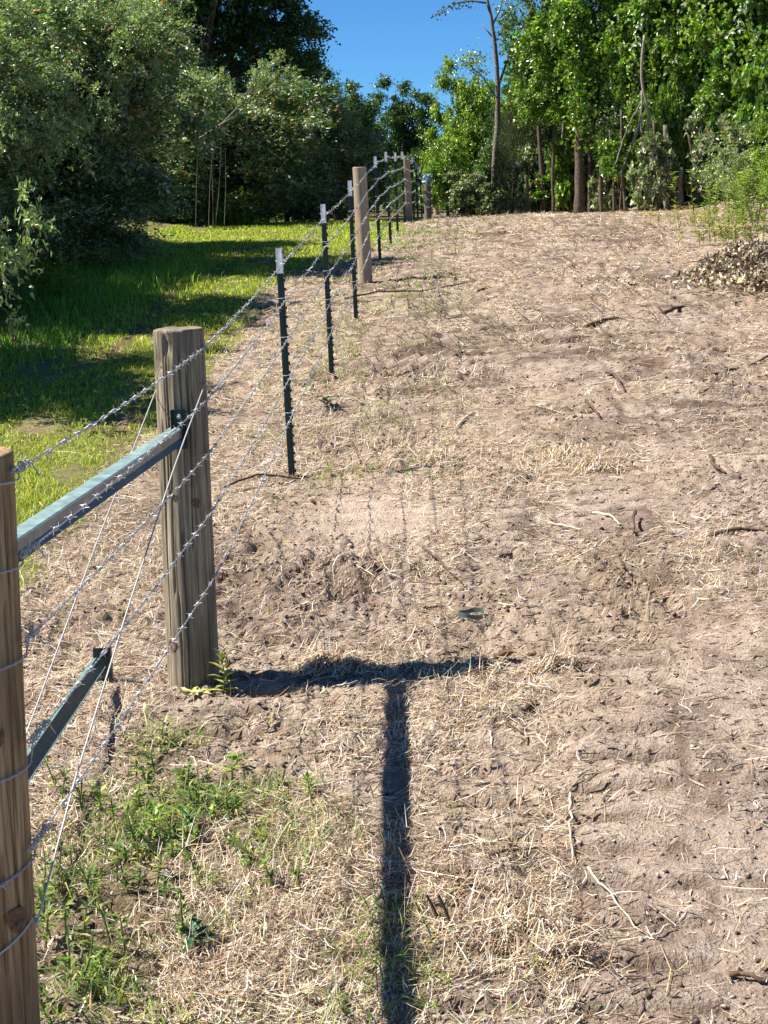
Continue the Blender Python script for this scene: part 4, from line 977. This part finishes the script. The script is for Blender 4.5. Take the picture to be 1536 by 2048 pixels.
# near weeds with separate leaves
lf = np.array([[0, 0, 0], [.25, .22, .05], [.6, .2, .06], [1, 0, -.08], [.6, -.2, .06], [.25, -.22, .05], [.3, 0, 0], [.65, 0, .0]])
lff = [(0, 6, 1), (1, 6, 7, 2), (2, 7, 3), (0, 5, 6), (5, 4, 7, 6), (4, 3, 7)]
def leafy(name, px, py, label, cat, pcol, leaves, stem_pts, wid=.5, group=None):
    x, y = G(px, py); b = np.array([x, y, float(hfull(np.array([x]), np.array([y]))[0])]); root = thing(name, b, label, cat, group)
    Vl = lf.copy(); Vl[:, 1] *= wid / .44 * .9
    me = mesh('leaf', Vl, lff, simple('weed_leaf', pcol, .45, var=.3, scale=3), smooth=True)
    mb = MB(); sp = np.array(stem_pts, float); mb.tube(sp + b, np.linspace(.004, .0015, len(sp)), 5); mb.build('stem', M['grass_stem'], root)
    q = np.linspace(0, 1, len(sp))
    for f, yaw, pit, L in leaves:
        p = [np.interp(f, q, sp[:, i]) for i in range(3)]; link('leaf', me, root, p, (rng.normal(0, .25), -pit, yaw), (L, L, L))
gold = [(f, a, p, L) for f, a, p, L in zip(np.linspace(.05, 1, 26), np.cumsum(np.full(26, 2.4)), np.linspace(.0, .9, 26), np.linspace(.085, .045, 26) * rng.uniform(.8, 1.2, 26))]
leafy('yellow_weed', 446, 1385, 'yellow-green leafy weed at the foot of the braced post', 'weed', (.36, .36, .07), gold, [(0, 0, 0), (.01, 0, .08), (0, .0, .17)], .3)
leafy('yellow_weed', 415, 1392, 'smaller sprawling yellow weed left of the taller one at the post foot', 'weed', (.42, .42, .14), [(f, a, .2, .06) for f, a in zip(np.linspace(.2, 1, 14), np.cumsum(np.full(14, 2.4)))], [(0, 0, .0), (-.03, -.01, .03), (-.07, -.02, .035)], .28)
leafy('green_weed', 385, 1885, 'dark green leafy weed in straw at the bottom left', 'weed', (.035, .10, .035), [(f, a, p, L) for f, a, p, L in zip(np.linspace(.3, 1, 12), np.cumsum(np.full(12, 2.2)), np.linspace(.0, .6, 12), np.linspace(.07, .045, 12))], [(0, 0, 0), (.004, 0, .03), (0, 0, .06)], .4)
leafy('green_weed', 380, 1668, 'upright green weed in the middle of the weedy patch', 'weed', (.06, .15, .03), [(f, a, p, .05) for f, a, p in zip(np.linspace(.2, 1, 18), np.cumsum(np.full(18, 2.4)), np.linspace(.1, .8, 18))], [(0, 0, 0), (.005, 0, .05), (0, 0, .1)], .3)
leafy('green_weed', 312, 1672, 'lime-green weed sprig left of the upright one', 'weed', (.2, .30, .03), [(f, a, p, .05) for f, a, p in zip(np.linspace(.2, 1, 14), np.cumsum(np.full(14, 2.4)), np.linspace(.1, .8, 14))], [(0, 0, 0), (-.004, 0, .04), (0, 0, .09)], .35)
leafy('green_weed', 462, 1506, 'single round green seedling on the straw right of the weedy patch', 'weed', (.11, .26, .02), [(1, a, .4, .035) for a in (0.3, 1.8, 3.3, 4.9)], [(0, 0, 0), (0, 0, .02)], .6)
leafy('green_weed', 330, 1490, 'thin yellowish weed sprig in straw below the braced post', 'weed', (.25, .26, .07), [(f, a, p, .055) for f, a, p in zip(np.linspace(.2, 1, 12), np.cumsum(np.full(12, 2.4)), np.linspace(.1, .8, 12))], [(0, 0, 0), (-.01, 0, .04), (0, 0, .08)], .22)
leafy('green_weed', 655, 818, 'small dark green weed beside the first steel stake', 'weed', (.05, .1, .03), [(f, a, .4, .09) for f, a in zip(np.linspace(.3, 1, 10), np.cumsum(np.full(10, 2.4)))], [(0, 0, 0), (0, 0, .07)], .35)

# ------------------------------------------------------------------ small things on the ground
def stick(pxs, rpx, label, mat='twig', name='twig', lift=.012, cat='twig', hook=None, group='loose sticks on the dirt'):
    pts = []
    for i, (px, py) in enumerate(pxs):
        x, y = G(px, py); pts.append([x, y, float(hfull(np.array([x]), np.array([y]))[0]) + lift * (1 + .6 * math.sin(i * 2.1))])
    pts = np.array(pts); q = np.linspace(0, len(pts) - 1, 4 * len(pts)); fine = np.stack([np.interp(q, np.arange(len(pts)), pts[:, i]) for i in range(3)], 1) + rng.normal(0, .0025, (len(q), 3))
    r = rpx * fine[:, 1] / F * np.linspace(1.1, .6, len(fine)); mb = MB(); mb.tube(fine, r, 6)
    tag(mb.build(name, M[mat], base=pts[0], smooth=True), label, cat, group)
stick([(1170, 654), (1205, 644), (1240, 636)], 4, 'short thick brown stick lying across the upper middle slope')
stick([(1325, 630), (1360, 622), (1390, 617)], 4, 'dark straight stick lying right of the short thick stick')
stick([(1420, 756), (1450, 742), (1500, 730), (1545, 714)], 3.5, 'long curved brown branch at the right edge of the upper slope')
stick([(1420, 1080), (1470, 1068), (1550, 1062)], 4.5, 'long thick brown branch at the right edge, half way down')
stick([(1098, 1046), (1130, 1052), (1165, 1062)], 3, 'straight bleached white stick lying in the centre right', 'twig_pale')
stick([(1187, 1022), (1222, 1038), (1240, 1060)], 2.8, 'bent bleached stick right of the straight white one', 'twig_pale')
stick([(1272, 1038), (1267, 1055), (1268, 1078)], 3.5, 'short upright reddish twig right of the bleached sticks', lift=.03)
stick([(1010, 1437), (1016, 1456), (1045, 1474)], 3, 'small hooked brown twig right of the rail shadow')
stick([(1040, 1426), (1058, 1415), (1078, 1402)], 7, 'dark bark slab right above the hooked twig', cat='bark piece')
stick([(690, 606), (760, 600), (840, 588), (930, 573)], 2, 'long thin branch lying beside the pale wooden line post', lift=.05)
stick([(914, 862), (928, 848), (945, 830)], 3.5, 'short tan stick lying above the centre of the lane', 'twig_pale')
stick([(1212, 750), (1230, 766), (1250, 785)], 3, 'dark leaning twig in the middle of the slope', lift=.03)
stick([(1172, 812), (1185, 828), (1200, 842)], 3, 'dark leaning twig lower left of the other leaning twig', lift=.03)
stick([(1420, 917), (1427, 935), (1450, 945)], 4, 'hooked dark twig alone on pale dirt at right', lift=.02)
stick([(912, 1778), (960, 1796), (1010, 1808), (1062, 1836)], 4.5, 'brown twig lying in the straw right of the rail shadow foot')
stick([(1140, 1590), (1142, 1650), (1146, 1742)], 3, 'long pale stalk lying along the lane at bottom right', 'twig_pale')
stick([(1176, 1750), (1210, 1795), (1284, 1876)], 3, 'long pale stalk lying diagonally at bottom right', 'twig_pale')
stick([(975, 1730), (1020, 1722), (1078, 1706)], 4, 'dark twig lying across straw at lower centre')
stick([(845, 1095), (885, 1135), (935, 1182)], 2.5, 'thin forked twig pointing toward the green strap')
stick([(450, 990), (520, 968), (600, 955)], 2.5, 'thin brown vine stem beside the foot of the first stake', lift=.04)
stick([(1305, 1885), (1340, 1868), (1370, 1850)], 2.6, 'short tan stalk lying at the bottom right', 'twig_pale')
stick([(1000, 1115), (1015, 1105), (1045, 1092)], 4, 'brown stick lying above the green strap')
stick([(1460, 1960), (1500, 1965), (1530, 1975)], 6, 'dark chunk of bark in the bottom right corner', cat='bark piece')
for px, py, h, lb in ((868, 1850, 60, 'left'), (892, 1862, 70, 'right')):
    x, y = G(px, py); z = float(hfull(np.array([x]), np.array([y]))[0]); hm = h * y / F
    mb = MB(); mb.tube([[x + .02, y, z - .02], [x, y + .005, z + hm * .5], [x - .018, y + .01, z + hm]], [.006, .005, .004], 6)
    tag(mb.build('cut_stem', M['twig'], base=(x, y, z)), lb + ' of two cut brown stems standing in straw beside the rail shadow', 'stem', 'cut stems beside the rail shadow')
def curl(px, py, s, label, mat):
    x, y = G(px, py); z = float(hfull(np.array([x]), np.array([y]))[0]); V = []; Fc = []
    n, m = 9, 6
    for i in range(n):
        for j in range(m):
            u = i / (n - 1) * 2 - 1; v = j / (m - 1) * 2 - 1; wd = (1 - u * u) ** .5 * (.75 + .25 * math.sin(i * 2.3))
            V.append([x + s * u, y + s * .55 * v * wd, z + .012 + s * (.55 * v * v * wd + .25 * u + .08 * math.sin(i * 1.7 + j))])
    for i in range(n - 1):
        for j in range(m - 1): a = i * m + j; Fc.append((a, a + 1, a + m + 1, a + m))
    tag(obj('dead_leaf', V, Fc, M[mat], base=(x, y, z), smooth=True), label, 'dead leaf')
curl(1008, 1318, .05, 'curled brown dead leaf just right of the post shadow tip', 'dead')
curl(1062, 1312, .03, 'smaller dark dead leaf right of the curled one', 'dead')
curl(965, 585, .06, 'orange-brown dead leaf near the pale wooden line post', 'dead')
# green strap loop
x, y = G(942, 1236); z = float(hfull(np.array([x]), np.array([y]))[0]); V = []; Fc = []
a = np.linspace(-2.9, 2.6, 26)
for t_ in a:
    cx, cy = x + .055 * math.cos(t_ + math.pi), y + .048 * math.sin(t_ + math.pi)
    zz = z + .006 + .006 * math.sin(t_ * 2)
    for rr, dz in ((1, 0), (1, .019), (.97, .019), (.97, 0)): V.append([x + (cx - x) * rr, y + (cy - y) * rr, zz + dz])
for i in range(len(a) - 1):
    for j in range(4): Fc.append((i * 4 + j, i * 4 + (j + 1) % 4, i * 4 + 4 + (j + 1) % 4, i * 4 + 4 + j))
tag(obj('strap_loop', V, Fc, M['strap'], base=(x, y, z), smooth=False), 'open loop of dark green strapping lying on the dirt lane', 'strap')
# blue bag
b, t = BT[14]
V = []; Fc = []; n, m = 14, 9
for j in range(m):
    for i in range(n):
        a = i * 2 * math.pi / n; f = j / (m - 1); r = (.09 + .02 * f) * (1 + .3 * rng.normal(0, .5)) if j else .03
        V.append([t[0] + r * math.cos(a), t[1] + r * math.sin(a), t[2] + .05 - .17 * f + rng.normal(0, .02)])
for j in range(m - 1):
    for i in range(n): Fc.append((j * n + i, j * n + (i + 1) % n, (j + 1) * n + (i + 1) % n, (j + 1) * n + i))
Fc.append(tuple(range(n)))
tag(obj('plastic_bag', V, Fc, M['blue'], base=t), 'crumpled light blue plastic bag over the dark post beyond the crest', 'plastic bag')
# raised tufts of raked straw
for px, py, rad_, hh_, lb_ in ((1130, 912, .16, .07, 'raised yellow straw tuft above the bent bleached stick'), (1190, 935, .12, .05, 'dark-shadowed straw tuft right of the raised yellow one'), (1105, 1330, .07, .045, 'small dark straw tuft right of the dead leaves'),
                          (1060, 1870, .10, .05, 'ragged straw tuft with a dark hollow at lower centre'), (1110, 1925, .08, .05, 'brown straw tuft with a dark hollow at the bottom centre'), (700, 1330, .10, .05, 'straw tuft crossing the shadow of the braced post'),
                          (640, 1330, .1, .04, 'low straw tuft left of the shadow crossing'), (960, 1340, .07, .035, 'pale straw tuft at the post shadow tip'), (870, 915, .14, .05, 'wide straw tuft in mid lane right of the first steel stake')):
    x, y = G(px, py); z = float(hfull(np.array([x]), np.array([y]))[0]); root = thing('straw_tuft', (x, y, z), lb_, 'straw tuft', 'raised straw tufts on the lane')
    n = 420; a = rng.uniform(0, 6.28, n); rr = np.abs(rng.normal(0, rad_ * .6, n)); cx, cy = x + rr * np.cos(a) * 1.5, y + rr * np.sin(a)
    V, Fq, C = ribbons(cx, cy, hfull(cx, cy) + hh_ * np.exp(-(rr / rad_) ** 2) * rng.random(n), rng.normal(.2, .9, n), rng.uniform(.03, .13, n), rng.uniform(.0016, .003, n) * (1 + .06 * y), rng.exponential(.014, n), rng.normal(0, .12, n), pal(n, STRAW, [4, 3.6, 3, 4, 2], .25))
    o = obj('stalks', V, Fq, M['straw'], root, cols=C); o['kind'] = 'stuff'
# brush pile
x, y = G(1500, 560); z = float(gbase(x, y)); bp = thing('brush_pile', (x, y, z), 'low pile of dry brush and pale curled leaves at the right edge', 'brush pile')
n = 5600; a = rng.uniform(0, 6.28, n); rr = np.abs(rng.normal(0, .62, n)); hh = .30 * np.exp(-1.6 * rr ** 2) * (.45 + .55 * rng.random(n)) * (.6 + .8 * vn(rr * np.cos(a) * 3 + 9, rr * np.sin(a) * 3 + 9, 141)) + .01
A = np.stack([x + .62 * rr * np.cos(a), y + .9 * rr * np.sin(a), z + hh], 1)
V, T = leaf_arrays(A, rvec(n), rvec(n), .085 * rng.uniform(.5, 1.2, n), .03 * rng.uniform(.6, 1.3, n), .5)
o = obj('dry_leaves', V, T, M['straw'], bp, cols=np.repeat(pal(n, [(.58, .50, .38), (.36, .27, .17), (.4, .37, .22), (.14, .09, .055)], [3, 2, 1, 1.6], .25), 4, 0)); o['kind'] = 'stuff'
mb = MB()
for i in range(60):
    a = rng.uniform(0, 6.28); rr = rng.uniform(.1, .6); p = np.array([x + rr * math.cos(a), y + rr * math.sin(a) * 1.4, z + rng.uniform(.03, .25)]); d = rvec(1)[0] * rng.uniform(.1, .35); d[2] = abs(d[2]) * .4
    mb.tube([p - d, p + rng.normal(0, .02, 3), p + d], [.007, .006, .003], 4, False)
o = mb.build('brush_sticks', M['twig'], bp); o['kind'] = 'stuff'
for o in bpy.data.objects:
    if '_b' in o: del o['_b']
